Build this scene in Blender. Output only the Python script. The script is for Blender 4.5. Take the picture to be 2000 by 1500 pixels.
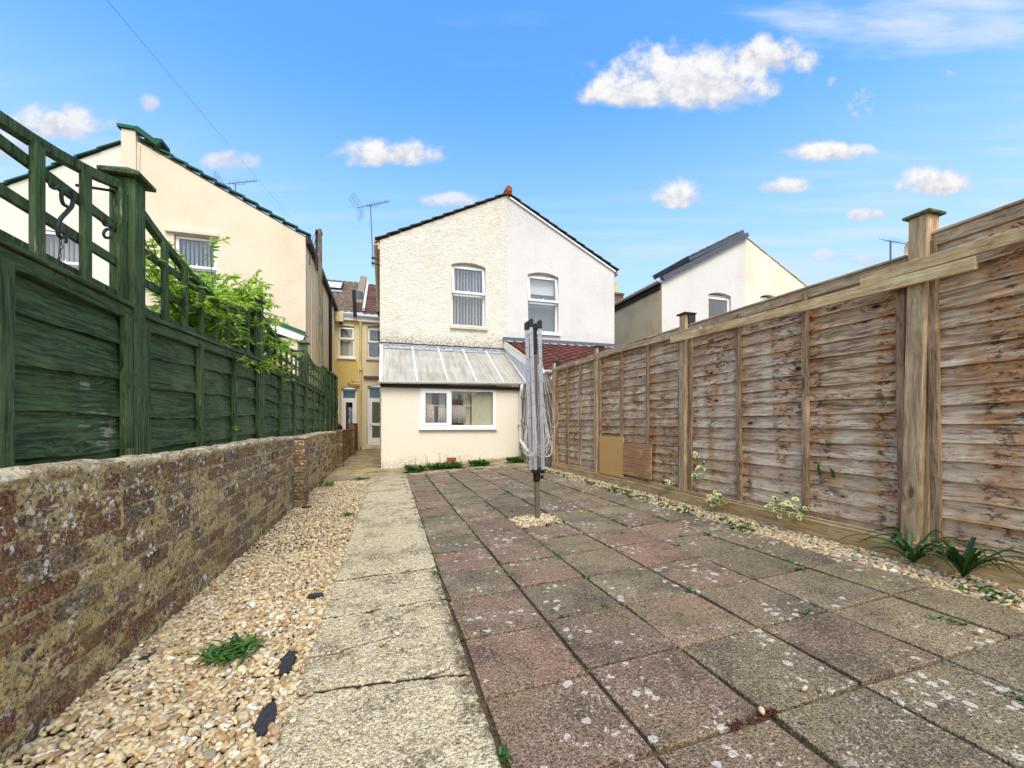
import bpy, math, random
import numpy as np
from mathutils import Vector, Matrix, noise as mnoise
from mathutils.geometry import tessellate_polygon
for o in list(bpy.data.objects): bpy.data.objects.remove(o)
C = bpy.context.scene
R = math.radians
random.seed(7); np.random.seed(7)
# ------------------------------------------------------------------ camera
F = 820.0; TH = math.atan(250/F); CT, ST = math.cos(TH), math.sin(TH)
cam = bpy.data.cameras.new('camera'); co = bpy.data.objects.new('camera', cam); C.collection.objects.link(co)
cam.sensor_width = 36; cam.lens = 36*F/2000; cam.shift_y = 0.04
cam.clip_start = 0.02; cam.clip_end = 3000
co.location = (0, 0, 0); co.rotation_euler = (R(90), 0, -TH)
C.camera = co
C.render.resolution_x = 1024; C.render.resolution_y = 768
# ------------------------------------------------------------------ world / sun / exposure
SUN_EL, SUN_AZ = R(54), R(-178)        # azimuth measured from +Y towards +X (behind the camera, to the left)
wd = bpy.data.worlds.new('World'); C.world = wd; wd.use_nodes = True
sd = bpy.data.lights.new('sun', 'SUN'); so = bpy.data.objects.new('sun', sd); C.collection.objects.link(so)
sd.energy = 2.0; sd.angle = R(30); sd.color = (1.0, 0.94, 0.85)
sdir = Vector((math.sin(SUN_AZ)*math.cos(SUN_EL), math.cos(SUN_AZ)*math.cos(SUN_EL), math.sin(SUN_EL)))
so.rotation_euler = sdir.to_track_quat('Z', 'Y').to_euler()
SKY_STRENGTH = 0.12; EXPO = 0.9
C.view_settings.view_transform = 'Standard'; C.view_settings.look = 'None'
C.view_settings.exposure = EXPO; C.view_settings.gamma = 1

# ------------------------------------------------------------------ node helpers
def lin(c):
    return tuple(((v/255)/12.92 if v/255 <= .04045 else ((v/255+.055)/1.055)**2.4) for v in c[:3])+(1.,)
class NT:
    def __init__(s, nt): s.nt = nt
    def add(s, t, ins=None, **props):
        n = s.nt.nodes.new(t)
        for k, v in props.items(): setattr(n, k, v)
        for k, v in (ins or {}).items():
            if v is None: continue
            sk = n.inputs[k]
            if isinstance(v, bpy.types.NodeSocket): s.nt.links.new(v, sk)
            else: sk.default_value = v
        return n
    def math(s, op, a, b=None, c=None, clamp=False):
        n = s.add('ShaderNodeMath', {0: a, 1: b, 2: c}, operation=op); n.use_clamp = clamp; return n.outputs[0]
    def vmath(s, op, a, b=None):
        return s.add('ShaderNodeVectorMath', {0: a, 1: b}, operation=op).outputs[0]
    def mapping(s, v, scale=(1,1,1), loc=(0,0,0), rot=(0,0,0)):
        return s.add('ShaderNodeMapping', {'Vector': v, 'Scale': scale, 'Location': loc, 'Rotation': rot}).outputs[0]
    def noise(s, v, scale, detail=4, rough=.55, dist=0, col=False):
        n = s.add('ShaderNodeTexNoise', {'Vector': v, 'Scale': scale, 'Detail': detail, 'Roughness': rough, 'Distortion': dist})
        return n.outputs['Color' if col else 'Fac']
    def vor(s, v, scale, feature='F1', out='Distance', rnd=1):
        return s.add('ShaderNodeTexVoronoi', {'Vector': v, 'Scale': scale, 'Randomness': rnd}, feature=feature).outputs[out]
    def ramp(s, f, stops, interp='LINEAR'):
        n = s.add('ShaderNodeValToRGB', {0: f}); r = n.color_ramp; r.interpolation = interp
        while len(r.elements) < len(stops): r.elements.new(.5)
        for e, (p, c) in zip(r.elements, stops):
            e.position = p; e.color = (c, c, c, 1) if isinstance(c, (int, float)) else lin(c)
        return n.outputs[0]
    def step(s, f, a, b):      # smooth 0..1 between a and b
        n = s.add('ShaderNodeMapRange', {'Value': f, 'From Min': a, 'From Max': b}); n.interpolation_type = 'SMOOTHSTEP'; return n.outputs[0]
    def mix(s, f, a, b, mode='MIX'):
        n = s.add('ShaderNodeMix', data_type='RGBA', blend_type=mode)
        for i, v in ((0, f), (6, a), (7, b)):
            if isinstance(v, bpy.types.NodeSocket): s.nt.links.new(v, n.inputs[i])
            else: n.inputs[i].default_value = v if i == 0 else (lin(v) if len(v) == 3 else v)
        return n.outputs[2]
    def bump(s, h, strength=.5, dist=.01, nrm=None):
        return s.add('ShaderNodeBump', {'Height': h, 'Strength': strength, 'Distance': dist, 'Normal': nrm}).outputs[0]
    def pos(s): return s.add('ShaderNodeTexCoord').outputs['Object']
    def attr(s, name, out='Fac'): return s.add('ShaderNodeAttribute', attribute_name=name).outputs[out]
    def xyz(s, v): return s.add('ShaderNodeSeparateXYZ', {0: v}).outputs
    def comb(s, x, y, z): return s.add('ShaderNodeCombineXYZ', {0: x, 1: y, 2: z}).outputs[0]
MATS = {}
def mat(name, fn=None, color=None, rough=.6, metal=0, spec=.4, **kw):
    if name in MATS: return MATS[name]
    m = bpy.data.materials.new(name); m.use_nodes = True; nt = m.node_tree; nt.nodes.clear()
    g = NT(nt); out = g.add('ShaderNodeOutputMaterial'); p = g.add('ShaderNodeBsdfPrincipled')
    p.inputs['Roughness'].default_value = rough; p.inputs['Metallic'].default_value = metal
    p.inputs['Specular IOR Level'].default_value = spec
    nt.links.new(p.outputs[0], out.inputs[0])
    if color: p.inputs['Base Color'].default_value = lin(color)
    if fn:
        r = fn(g, p, out)
        if isinstance(r, dict):
            for k, v in r.items():
                if isinstance(v, bpy.types.NodeSocket): nt.links.new(v, p.inputs[k])
                else: p.inputs[k].default_value = v
    MATS[name] = m; return m

# ------------------------------------------------------------------ sky: Nishita with procedural clouds at fixed directions
def build_world():
    nt = wd.node_tree; nt.nodes.clear(); g = NT(nt)
    sky = g.add('ShaderNodeTexSky'); sky.sky_type = 'NISHITA'; sky.sun_disc = False
    sky.sun_elevation = SUN_EL; sky.sun_rotation = SUN_AZ; sky.air_density = 1.0; sky.dust_density = .35; sky.ozone_density = 2.2
    hs = g.add('ShaderNodeHueSaturation', {'Color': sky.outputs[0], 'Saturation': 1.05, 'Value': 1.0, 'Hue': .495}).outputs[0]
    hs = g.mix(1., hs, (.86, 1.42, 1.80, 1), 'MULTIPLY'); K = 1/(SKY_STRENGTH*2**EXPO); kc = lambda r, gg, b_: (r*K, gg*K, b_*K, 1)
    d = g.add('ShaderNodeTexCoord').outputs['Generated']
    x, y, z = g.xyz(d)
    az = g.math('ARCTAN2', x, y); hyp = g.math('SQRT', g.math('ADD', g.math('MULTIPLY', x, x), g.math('MULTIPLY', y, y)))
    el = g.math('ARCTAN2', z, hyp)
    fwd = g.math('ADD', g.math('MULTIPLY', x, ST), g.math('MULTIPLY', y, CT)); front = g.step(fwd, .05, .2); fw_ = g.math('MAXIMUM', fwd, .05)
    az = g.math('DIVIDE', g.math('SUBTRACT', g.math('MULTIPLY', x, CT), g.math('MULTIPLY', y, ST)), fw_); ev = g.math('DIVIDE', z, fw_)
    ae = g.comb(az, ev, 0.)
    n1 = g.noise(ae, 16, 8, .6); n2 = g.noise(g.mapping(ae, (1, 1.6, 1), (3, 1, 0)), 5, 5, .6)
    n3 = g.noise(g.mapping(ae, (1, 1.3, 1), (0, 4, 0)), 38, 6, .6)
    # (px, py, halfwidth, halfheight_up, halfheight_down, strength) measured on the photograph, turned into directions
    cl = [(1340,165,200,80,45,1.),(1500,112,95,45,40,1.),(1235,185,115,50,28,1.),(1395,150,120,70,70,.9),(760,305,112,38,22,1.),(1615,298,92,24,16,1.),
          (1325,392,52,42,16,1.),(1535,366,58,24,12,.95),(1830,365,78,48,20,1.),(1690,420,45,20,12,.9),(110,245,105,42,28,.9),(25,285,70,40,26,.8),(292,200,24,22,20,.7),
          (450,315,62,24,18,.75),(880,395,66,22,14,.8),(1450,184,50,22,26,.7),(1680,205,32,36,34,.35),(1628,160,14,20,18,.3),(1612,500,32,16,10,.6),(1690,508,45,16,12,.6),(1850,142,22,9,9,.25)]
    dens = None; shade = None
    def dirof(px, py):
        return (px-1000)/F, (830-py)/F
    for px, py, hw, hu, hd, s in cl:
        a, e = dirof(px, py); a2, _ = dirof(px+hw, py); a1, _ = dirof(px-hw, py); _, e2 = dirof(px, py-hu); _, e1 = dirof(px, py+hd)
        u = g.math('DIVIDE', g.math('SUBTRACT', az, a), (a2-a1)/2)
        dv = g.math('SUBTRACT', ev, e)
        v = g.math('MAXIMUM', g.math('DIVIDE', dv, e2-e), g.math('DIVIDE', dv, e1-e))
        r2 = g.math('ADD', g.math('MULTIPLY', u, u), g.math('MULTIPLY', v, v))
        k = g.math('SUBTRACT', 1., r2)
        k = g.math('ADD', k, g.math('MULTIPLY', g.math('SUBTRACT', n1, .52), 3.0))
        k = g.math('ADD', k, g.math('MULTIPLY', g.math('SUBTRACT', n3, .5), .6))
        k = g.math('MULTIPLY', g.math('MULTIPLY', g.step(k, -.3, .8), s if s > .5 else g.math('MULTIPLY', g.step(n3, .44, .62), s*1.6)), front)
        sh = g.step(g.math('ADD', g.math('DIVIDE', dv, e2-e), g.math('MULTIPLY', g.math('SUBTRACT', g.math('ADD', n1, g.math('MULTIPLY', n3, .6)), .8), 3.2)), -.75, .75)
        if dens is None: dens, shade = k, g.math('MULTIPLY', k, sh)
        else: dens = g.math('MAXIMUM', dens, k); shade = g.math('MAXIMUM', shade, g.math('MULTIPLY', k, sh))
    # veil of thin high cloud, upper right, and the pale streaks low down
    veil = g.noise(g.mapping(ae, (1.0, 4.5, 1), (5, 0, 0), (0, 0, .06)), 3.2, 7, .6)
    a0, e0 = dirof(1830, 40)
    uu = g.math('DIVIDE', g.math('SUBTRACT', az, a0), .50); vv = g.math('DIVIDE', g.math('SUBTRACT', ev, e0), .09)
    vm = g.math('SUBTRACT', 1., g.math('ADD', g.math('MULTIPLY', uu, uu), g.math('MULTIPLY', vv, vv)))
    vm = g.step(g.math('ADD', vm, g.math('MULTIPLY', g.math('SUBTRACT', veil, .5), 3.5)), -.1, 1.5)
    st = g.noise(g.mapping(ae, (1, 11, 1), (1, 2, 0)), 2.6, 6, .55)
    low = g.math('MULTIPLY', g.step(st, .42, .70), g.math('MULTIPLY', g.step(el, .56, .20), .95))
    wisps = g.math('MULTIPLY', g.step(g.noise(g.mapping(ae, (1, 4, 1), (9, 2, 0), (0, 0, .3)), 2.2, 8, .55), .56, .9), .22)
    thin = g.math('MAXIMUM', g.math('MULTIPLY', g.math('MULTIPLY', vm, front), .85), g.math('MAXIMUM', low, wisps))
    haze = g.math('MULTIPLY', g.step(el, .70, .12), .85)
    skyc = g.mix(haze, hs, kc(.66, .84, .94))
    skyc = g.mix(thin, skyc, kc(.74, .84, .95))
    ccol = g.mix(shade, kc(.64, .67, .74), kc(.97, .97, .97))
    skyc = g.mix(dens, skyc, ccol)
    back = g.math('MULTIPLY', g.step(y, .05, -.45), g.step(g.noise(d, 2.2, 5, .55), .30, .52))   # broad unseen cloud cover added behind the camera for soft warm fill light
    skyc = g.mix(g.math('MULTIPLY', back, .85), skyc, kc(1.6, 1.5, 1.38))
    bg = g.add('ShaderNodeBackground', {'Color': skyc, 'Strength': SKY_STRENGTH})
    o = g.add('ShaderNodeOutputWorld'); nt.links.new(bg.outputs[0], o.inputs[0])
build_world()

# ------------------------------------------------------------------ object helpers
def tag(o, label=None, cat=None, group=None, kind=None):
    if label: o['label'] = label
    if cat: o['category'] = cat
    if group: o['group'] = group
    if kind: o['kind'] = kind
    return o
def thing(name, label, cat, loc=(0,0,0), group=None):
    o = bpy.data.objects.new(name, None); C.collection.objects.link(o); o.location = loc; o.empty_display_size = .1
    return tag(o, label, cat, group)
def root_off(p):
    v = Vector((0,0,0))
    while p is not None: v += p.location; p = p.parent
    return v
def link(name, me, m, parent=None):
    me.materials.append(m)
    o = bpy.data.objects.new(name, me); C.collection.objects.link(o)
    if parent is not None:
        o.parent = parent; o.location = -root_off(parent)
    return o
def struct(o): o['kind'] = 'structure'; return o
class MB:
    def __init__(s): s.v = []; s.f = []; s.r = []; s.cr = 0.
    def rnd(s): s.cr = random.random()
    def add(s, vs, fs):
        b = len(s.v); s.v += [tuple(v) for v in vs]
        for f in fs: s.f.append(tuple(i+b for i in f)); s.r.append(s.cr)
    def box(s, a, b):
        x0,y0,z0 = a; x1,y1,z1 = b
        s.add([(x0,y0,z0),(x1,y0,z0),(x1,y1,z0),(x0,y1,z0),(x0,y0,z1),(x1,y0,z1),(x1,y1,z1),(x0,y1,z1)],
              [(0,3,2,1),(4,5,6,7),(0,1,5,4),(1,2,6,5),(2,3,7,6),(3,0,4,7)])
    def beam(s, p, q, w, h, up=(0,0,1)):         # box section from p to q
        p = Vector(p); q = Vector(q); d = (q-p).normalized(); up = Vector(up)
        a = d.cross(up)
        if a.length < 1e-4: a = d.cross(Vector((1,0,0)))
        a.normalize(); b = a.cross(d).normalized(); a *= w/2; b *= h/2
        s.add([p-a-b,p+a-b,p+a+b,p-a+b,q-a-b,q+a-b,q+a+b,q-a+b],
              [(0,3,2,1),(4,5,6,7),(0,1,5,4),(1,2,6,5),(2,3,7,6),(3,0,4,7)])
    def tube(s, pts, r, n=6, cap=True):
        pts = [Vector(p) for p in pts]; rs = r if isinstance(r, (list, tuple)) else [r]*len(pts)
        rings = []; prev = None
        for i, p in enumerate(pts):
            d = (pts[min(i+1, len(pts)-1)]-pts[max(i-1, 0)])
            if d.length < 1e-9: d = Vector((0,0,1))
            d.normalize()
            if prev is None: a = d.cross(Vector((0,0,1)) if abs(d.z) < .9 else Vector((1,0,0))).normalized()
            else: a = (prev-d*prev.dot(d)).normalized()
            prev = a; b = d.cross(a)
            rings.append([p+(a*math.cos(t*2*math.pi/n)+b*math.sin(t*2*math.pi/n))*rs[i] for t in range(n)])
        vs = [v for rg in rings for v in rg]; fs = []
        for i in range(len(pts)-1):
            for t in range(n): fs.append((i*n+t, i*n+(t+1) % n, (i+1)*n+(t+1) % n, (i+1)*n+t))
        if cap: fs.append(tuple(range(n))[::-1]); fs.append(tuple((len(pts)-1)*n+t for t in range(n)))
        s.add(vs, fs)
    def build(s, name, m, parent=None, smooth=False, bevel=0, segs=2):
        me = bpy.data.meshes.new(name); me.from_pydata(s.v, [], s.f); me.update()
        a = me.attributes.new('rnd', 'FLOAT', 'FACE'); a.data.foreach_set('value', s.r)
        if smooth: me.polygons.foreach_set('use_smooth', [True]*len(me.polygons))
        o = link(name, me, m, parent)
        if bevel:
            b = o.modifiers.new('bevel', 'BEVEL'); b.width = bevel; b.segments = segs; b.limit_method = 'ANGLE'; b.angle_limit = R(40)
        return o
def npmesh(name, V, Fc, m, parent=None, smooth=True, attrs=None):
    me = bpy.data.meshes.new(name); k = Fc.shape[1]
    me.vertices.add(len(V)); me.vertices.foreach_set('co', V.astype(np.float32).ravel())
    me.loops.add(Fc.size); me.loops.foreach_set('vertex_index', Fc.astype(np.int32).ravel())
    me.polygons.add(len(Fc)); me.polygons.foreach_set('loop_start', np.arange(0, Fc.size, k, dtype=np.int32))
    me.polygons.foreach_set('loop_total', np.full(len(Fc), k, dtype=np.int32))
    me.update(calc_edges=True)
    me.polygons.foreach_set('use_smooth', np.full(len(Fc), smooth))
    for n, a in (attrs or {}).items():
        at = me.attributes.new(n, 'FLOAT', 'POINT'); at.data.foreach_set('value', a.astype(np.float32).ravel())
    return link(name, me, m, parent)
def vnoise(x, y, seed=0):           # value noise on numpy arrays
    xi = np.floor(x).astype(np.int64); yi = np.floor(y).astype(np.int64); fx = x-xi; fy = y-yi
    fx = fx*fx*(3-2*fx); fy = fy*fy*(3-2*fy)
    def h(a, b):
        n = (a*374761393+b*668265263+seed*1442695041) & 0x7fffffff; n = ((n ^ (n >> 13))*1274126177) & 0x7fffffff
        return ((n ^ (n >> 16)) & 0xffff)/65535.
    return (h(xi, yi)*(1-fx)+h(xi+1, yi)*fx)*(1-fy)+(h(xi, yi+1)*(1-fx)+h(xi+1, yi+1)*fx)*fy
def fbm(x, y, seed=0, o=4):
    t = 0; a = .5; s = 0
    for i in range(o): t = t+a*vnoise(x*2**i, y*2**i, seed+i); s += a; a *= .5
    return t/s
def GZ(x): return -.85+.05*max(-1.2, min(3.2, x))
GZn = lambda x: -.85+.05*np.clip(x, -1.2, 3.2)

# facade polygon (u,z) with holes, on a plane; P0 + u*U + z*Zaxis, thickness along N (inwards)
def facade(name, outline, holes, P0, U, N, th, m, parent):
    P0, U, N = Vector(P0), Vector(U), Vector(N)
    pts = [Vector((u, z, 0)) for u, z in outline]; loops = [pts]+[[Vector((u, z, 0)) for u, z in h] for h in holes]
    tris = tessellate_polygon(loops); flat = [p for l in loops for p in l]
    W = lambda p, t: P0+U*p.x+Vector((0,0,1))*p.y+N*t
    b = MB(); n = len(flat)
    vs = [W(p, 0) for p in flat]+[W(p, th) for p in flat]; fs = []
    for t in tris:
        a, c, d = t
        nn = (vs[c]-vs[a]).cross(vs[d]-vs[a])
        if nn.dot(N) > 0: a, d = d, a
        fs.append((a, c, d)); fs.append((a+n, d+n, c+n))
    k = 0
    for l in loops:
        for i in range(len(l)): j = (i+1) % len(l); fs.append((k+i, k+j, k+j+n, k+i+n))
        k += len(l)
    b.add(vs, fs); o = b.build(name, m, parent)
    return o
def rect(u0, u1, z0, z1, arch=0):
    if not arch: return [(u0, z0), (u1, z0), (u1, z1), (u0, z1)]
    n = 8; return [(u0, z0), (u1, z0)]+[(u1+(u0-u1)*i/n, z1+arch*(1-(2*i/n-1)**2)) for i in range(n+1)]
# ------------------------------------------------------------------ materials
def m_stucco(name, col, dirt=(120,100,75), tex=14, strength=.55, dist=.03, swirl=False, dirty=.5, zdirt=None, smooth=False, stain=(150,125,90)):
    def fn(g, p, out):
        P = g.pos(); x, y, z = g.xyz(P)
        if swirl:
            w = g.noise(P, 5, 3, .5, col=True); Pw = g.vmath('ADD', P, g.vmath('SCALE', w)) if False else g.add('ShaderNodeVectorMath', {0: w, 3: .16}, operation='SCALE').outputs[0]
            Pw = g.vmath('ADD', P, Pw)
            h = g.noise(g.mapping(Pw, (1, 1, 1.8), rot=(0, .5, 0)), tex, 3, .5, 1.2)
            ridge = g.math('ABSOLUTE', g.math('SUBTRACT', h, .5)); hgt = g.math('ADD', g.step(ridge, .0, .09), g.math('MULTIPLY', h, .8))
            fine = g.noise(P, 90, 3, .6)
            hgt = g.math('ADD', hgt, g.math('MULTIPLY', fine, .3))
            crev = g.math('MULTIPLY', g.step(ridge, .020, .0), g.step(g.noise(P, 6, 3), .48, .66))
        else:
            h = g.noise(P, tex*5, 5, .65); hgt = h if smooth else g.math('ADD', h, g.math('MULTIPLY', g.noise(P, tex*1.5, 3), .6)); crev = g.math('MULTIPLY', g.step(g.noise(P, tex*7, 3, .7), .60, .72), .5)
        big = g.noise(P, 1.3, 6, .6); sp = g.noise(P, 22, 5, .7)
        c = g.mix(g.math('MULTIPLY', g.step(big, .42, .72), .4), col, stain)
        c = g.mix(g.math('MULTIPLY', g.noise(P, 160, 2), .14), c, (90, 80, 65))
        dm = g.math('MULTIPLY', crev, .35*dirty)
        bl = g.math('MULTIPLY', g.step(g.noise(P, 2.3, 4, .6), .50, .70), g.step(sp, .50, .64))
        dm = g.math('MAXIMUM', dm, g.math('MULTIPLY', bl, .55*dirty))
        if zdirt:
            for z0, z1, amt in zdirt:     # algae and splash dirt bands with ragged edges
                zz = g.math('ADD', z, g.math('MULTIPLY', g.math('SUBTRACT', g.noise(P, 3, 5, .6), .5), .8*abs(z1-z0)+.15))
                b = g.math('MULTIPLY', g.step(zz, z1, z0), g.step(g.noise(P, 26, 4, .7), .40, .60))
                dm = g.math('MAXIMUM', dm, g.math('MULTIPLY', b, amt))
        c = g.mix(dm, c, dirt)
        streak = g.step(g.noise(g.mapping(P, (9, 9, .5)), 1.6, 4, .6), .60, .85)
        c = g.mix(g.math('MULTIPLY', streak, .20*dirty+.06), c, dirt)
        ck = g.math('MULTIPLY', g.step(g.math('ABSOLUTE', g.math('SUBTRACT', g.noise(P, 1.15, 5, .6), .5)), .004, .001), g.step(g.noise(P, .9, 2), .52, .60)); c = g.mix(g.math('MULTIPLY', ck, .05 if smooth else .30), c, dirt)
        return {'Base Color': c, 'Roughness': .9, 'Normal': g.bump(hgt, strength, dist)}
    return mat(name, fn)
M_cream = m_stucco('cream_stucco', (233,229,217), tex=7, swirl=True, dirty=.8, strength=.6, dist=.02, zdirt=[(1.84,2.3,.85),(5.8,4.9,.35)], dirt=(112,96,70), stain=(226,216,194))
M_white = m_stucco('white_render', (219,219,220), tex=9, strength=.5, dist=.012, dirty=.4, zdirt=[(5.8,4.3,.5),(2.2,2.5,.3)], dirt=(138,134,128), stain=(200,198,195))
M_ext = m_stucco('smooth_cream_render', (234,227,210), tex=9, strength=.25, dist=.006, dirty=.22, smooth=True, zdirt=[(-.82,-.58,.55)], stain=(228,218,194))
M_left = m_stucco('peach_render', (228,217,196), tex=9, strength=.4, dist=.01, dirty=.3, dirt=(150,125,90), stain=(208,190,158))
M_leftw = m_stucco('pale_render', (226,228,218), tex=9, strength=.3, dist=.01, dirty=.1, stain=(215,215,200))
M_tan = m_stucco('tan_render', (220,200,160), tex=9, strength=.35, dist=.01, dirty=.4, stain=(166,140,100))
M_rwhite = m_stucco('far_white_render', (218,218,217), tex=9, strength=.35, dist=.01, dirty=.3, dirt=(150,145,138), stain=(200,198,194))
M_rcream = m_stucco('far_cream_render', (238,231,212), tex=9, strength=.3, dist=.01, dirty=.15, stain=(215,200,172))
M_yellow = m_stucco('yellow_render', (204,180,108), tex=8, strength=.5, dist=.015, dirty=.3, stain=(205,172,80))
M_yellowp = m_stucco('pale_yellow_render', (220,206,160), tex=8, strength=.4, dist=.012, dirty=.3, stain=(218,195,128))
M_sill = m_stucco('sill_stone', (222,212,190), tex=9, strength=.4, dist=.006, dirty=.9, dirt=(110,98,75))

def upvc(g, p, out):
    P = g.pos(); n = g.noise(P, 6, 5, .6)
    return {'Base Color': g.mix(g.math('MULTIPLY', g.step(n, .5, .8), .35), (238,240,242), (186,184,176)), 'Roughness': .32}
M_upvc = mat('white_upvc', upvc)
M_gutter = mat('white_gutter', lambda g, p, o: {'Base Color': g.mix(g.step(g.noise(g.mapping(g.pos(), (2, 2, 9)), 5, 5, .65), .52, .8), (230,230,224), (150,142,120)), 'Roughness': .45})
M_black = mat('black_plastic', color=(22,22,24), rough=.45)
M_darkm = mat('dark_metal', color=(38,40,46), rough=.55, metal=.2)
M_brown = mat('brown_fascia', lambda g, p, o: {'Base Color': g.mix(g.noise(g.pos(), 12, 5), (52,30,22), (30,18,14)), 'Roughness': .7})
def glassf(tint=(120,150,175), refl=.30):
    def fn(g, p, out):
        n = g.noise(g.pos(), 3, 3)
        gl = g.add('ShaderNodeBsdfGlossy', {'Color': (.85,.92,1,1), 'Roughness': .03, 'Normal': g.bump(n, .08, .02)})
        tr = g.add('ShaderNodeBsdfTransparent', {'Color': (.92,.93,.92,1)})
        f = g.add('ShaderNodeLayerWeight', {'Blend': .5}).outputs['Facing']
        k = g.math('ADD', g.math('MULTIPLY', g.math('POWER', f, 4.), .8), refl, clamp=True)
        mx = g.add('ShaderNodeMixShader', {0: k, 1: tr.outputs[0], 2: gl.outputs[0]}); g.nt.links.new(mx.outputs[0], out.inputs[0])
    return fn
M_glass = mat('window_glass', glassf(refl=.10))
M_glassc = mat('clear_window_glass', glassf(refl=.05))
M_obsc = mat('obscured_glass', lambda g, p, o: {'Base Color': g.mix(g.vor(g.pos(), 60), (120,125,100), (60,66,50)), 'Roughness': .18, 'Normal': g.bump(g.vor(g.pos(), 70), .6, .01)})
M_obscb = mat('blue_obscured_glass', lambda g, p, o: {'Base Color': g.mix(g.noise(g.pos(), 3, 4), (62,92,118), (96,120,138)), 'Roughness': .12, 'Normal': g.bump(g.noise(g.pos(), 60), .15, .004)})
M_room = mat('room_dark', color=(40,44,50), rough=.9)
M_roomw = mat('room_pale', color=(150,140,125), rough=.9)
M_blind = mat('blind_fabric', lambda g, p, o: {'Base Color': g.mix(g.noise(g.mapping(g.pos(), (1, 1, 3)), 30, 2), (236,236,234), (214,214,216)), 'Roughness': .8})
M_blindb = mat('beige_blind_fabric', lambda g, p, o: {'Base Color': g.mix(g.noise(g.mapping(g.pos(), (20, 20, .5)), 12, 2), (222,216,192), (190,182,156)), 'Roughness': .8})
M_cloth = mat('white_cloth', lambda g, p, o: {'Base Color': g.mix(g.noise(g.pos(), 20, 4), (215,208,200), (170,158,150)), 'Roughness': .9})
M_cloth2 = mat('floral_cloth', lambda g, p, o: {'Base Color': g.mix(g.step(g.vor(g.pos(), 26), .3, .45), (150,84,60), (215,195,180)), 'Roughness': .9})

def tilef(c1, c2, c3, moss=.4):
    def fn(g, p, out):
        P = g.pos(); r = g.attr('rnd'); c = g.mix(r, c1, c2)
        c = g.mix(g.math('MULTIPLY', g.step(g.noise(P, 14, 6, .7), .46, .64), moss), c, c3)
        return {'Base Color': c, 'Roughness': .85, 'Normal': g.bump(g.noise(P, 60, 4), .4, .01)}
    return fn
M_redtile = mat('red_roof_tile', tilef((108,54,42), (74,38,32), (58,42,36), .65))
M_browntile = mat('brown_roof_tile', tilef((120,100,76), (92,74,56), (170,160,140), .6))
M_dktile = mat('dark_roof_tile', tilef((120,78,62), (86,54,46), (64,52,48), .6))
M_verge = mat('dark_verge_tile', tilef((52,48,44), (34,32,30), (92,88,72), .5))
M_vergeg = mat('green_painted_verge', tilef((38,98,76), (24,72,56), (60,62,50), .5))
M_lead = mat('lead_flashing', lambda g, p, o: {'Base Color': g.mix(g.step(g.noise(g.mapping(g.pos(), (1, 1, 3)), 16, 6, .7), .42, .62), (172,178,184), (100,104,112)), 'Roughness': .6, 'Normal': g.bump(g.noise(g.pos(), 20, 4), .5, .01)})
M_leadd = mat('dark_lead', lambda g, p, o: {'Base Color': g.mix(g.noise(g.pos(), 16, 5, .7), (70,76,88), (104,110,122)), 'Roughness': .6})
M_slate = mat('slate_cladding', lambda g, p, o: {'Base Color': g.mix(g.noise(g.pos(), 10, 4), (62,68,84), (84,90,104)), 'Roughness': .5})
M_terr = mat('terracotta', lambda g, p, o: {'Base Color': g.mix(g.noise(g.pos(), 30, 4), (168,84,52), (110,56,40)), 'Roughness': .8})

def poly(g, p, out):
    P = g.pos(); x, y, z = g.xyz(P)
    s = g.noise(g.mapping(P, (26, 1.2, 1)), 1, 6, .65); s2 = g.noise(g.mapping(P, (5, 1.5, 1)), 1.2, 5, .6)
    c = g.mix(g.step(s, .38, .70), (232,232,228), (208,200,184))
    c = g.mix(g.math('MULTIPLY', g.step(s2, .45, .7), .4), c, (176,168,152))
    rib = g.math('SINE', g.math('MULTIPLY', x, 420.))
    d = g.add('ShaderNodeBsdfDiffuse', {'Color': c}); tl = g.add('ShaderNodeBsdfTranslucent', {'Color': c}); tr = g.add('ShaderNodeBsdfTransparent', {'Color': (.9,.86,.78,1)})
    gl = g.add('ShaderNodeBsdfGlossy', {'Color': (1,1,1,1), 'Roughness': .25})
    a = g.add('ShaderNodeMixShader', {0: .5, 1: d.outputs[0], 2: tl.outputs[0]}); b = g.add('ShaderNodeMixShader', {0: .3, 1: a.outputs[0], 2: tr.outputs[0]})
    c2 = g.add('ShaderNodeMixShader', {0: .06, 1: b.outputs[0], 2: gl.outputs[0]}); g.nt.links.new(c2.outputs[0], out.inputs[0])
M_poly = mat('streaky_polycarbonate', poly)

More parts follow.
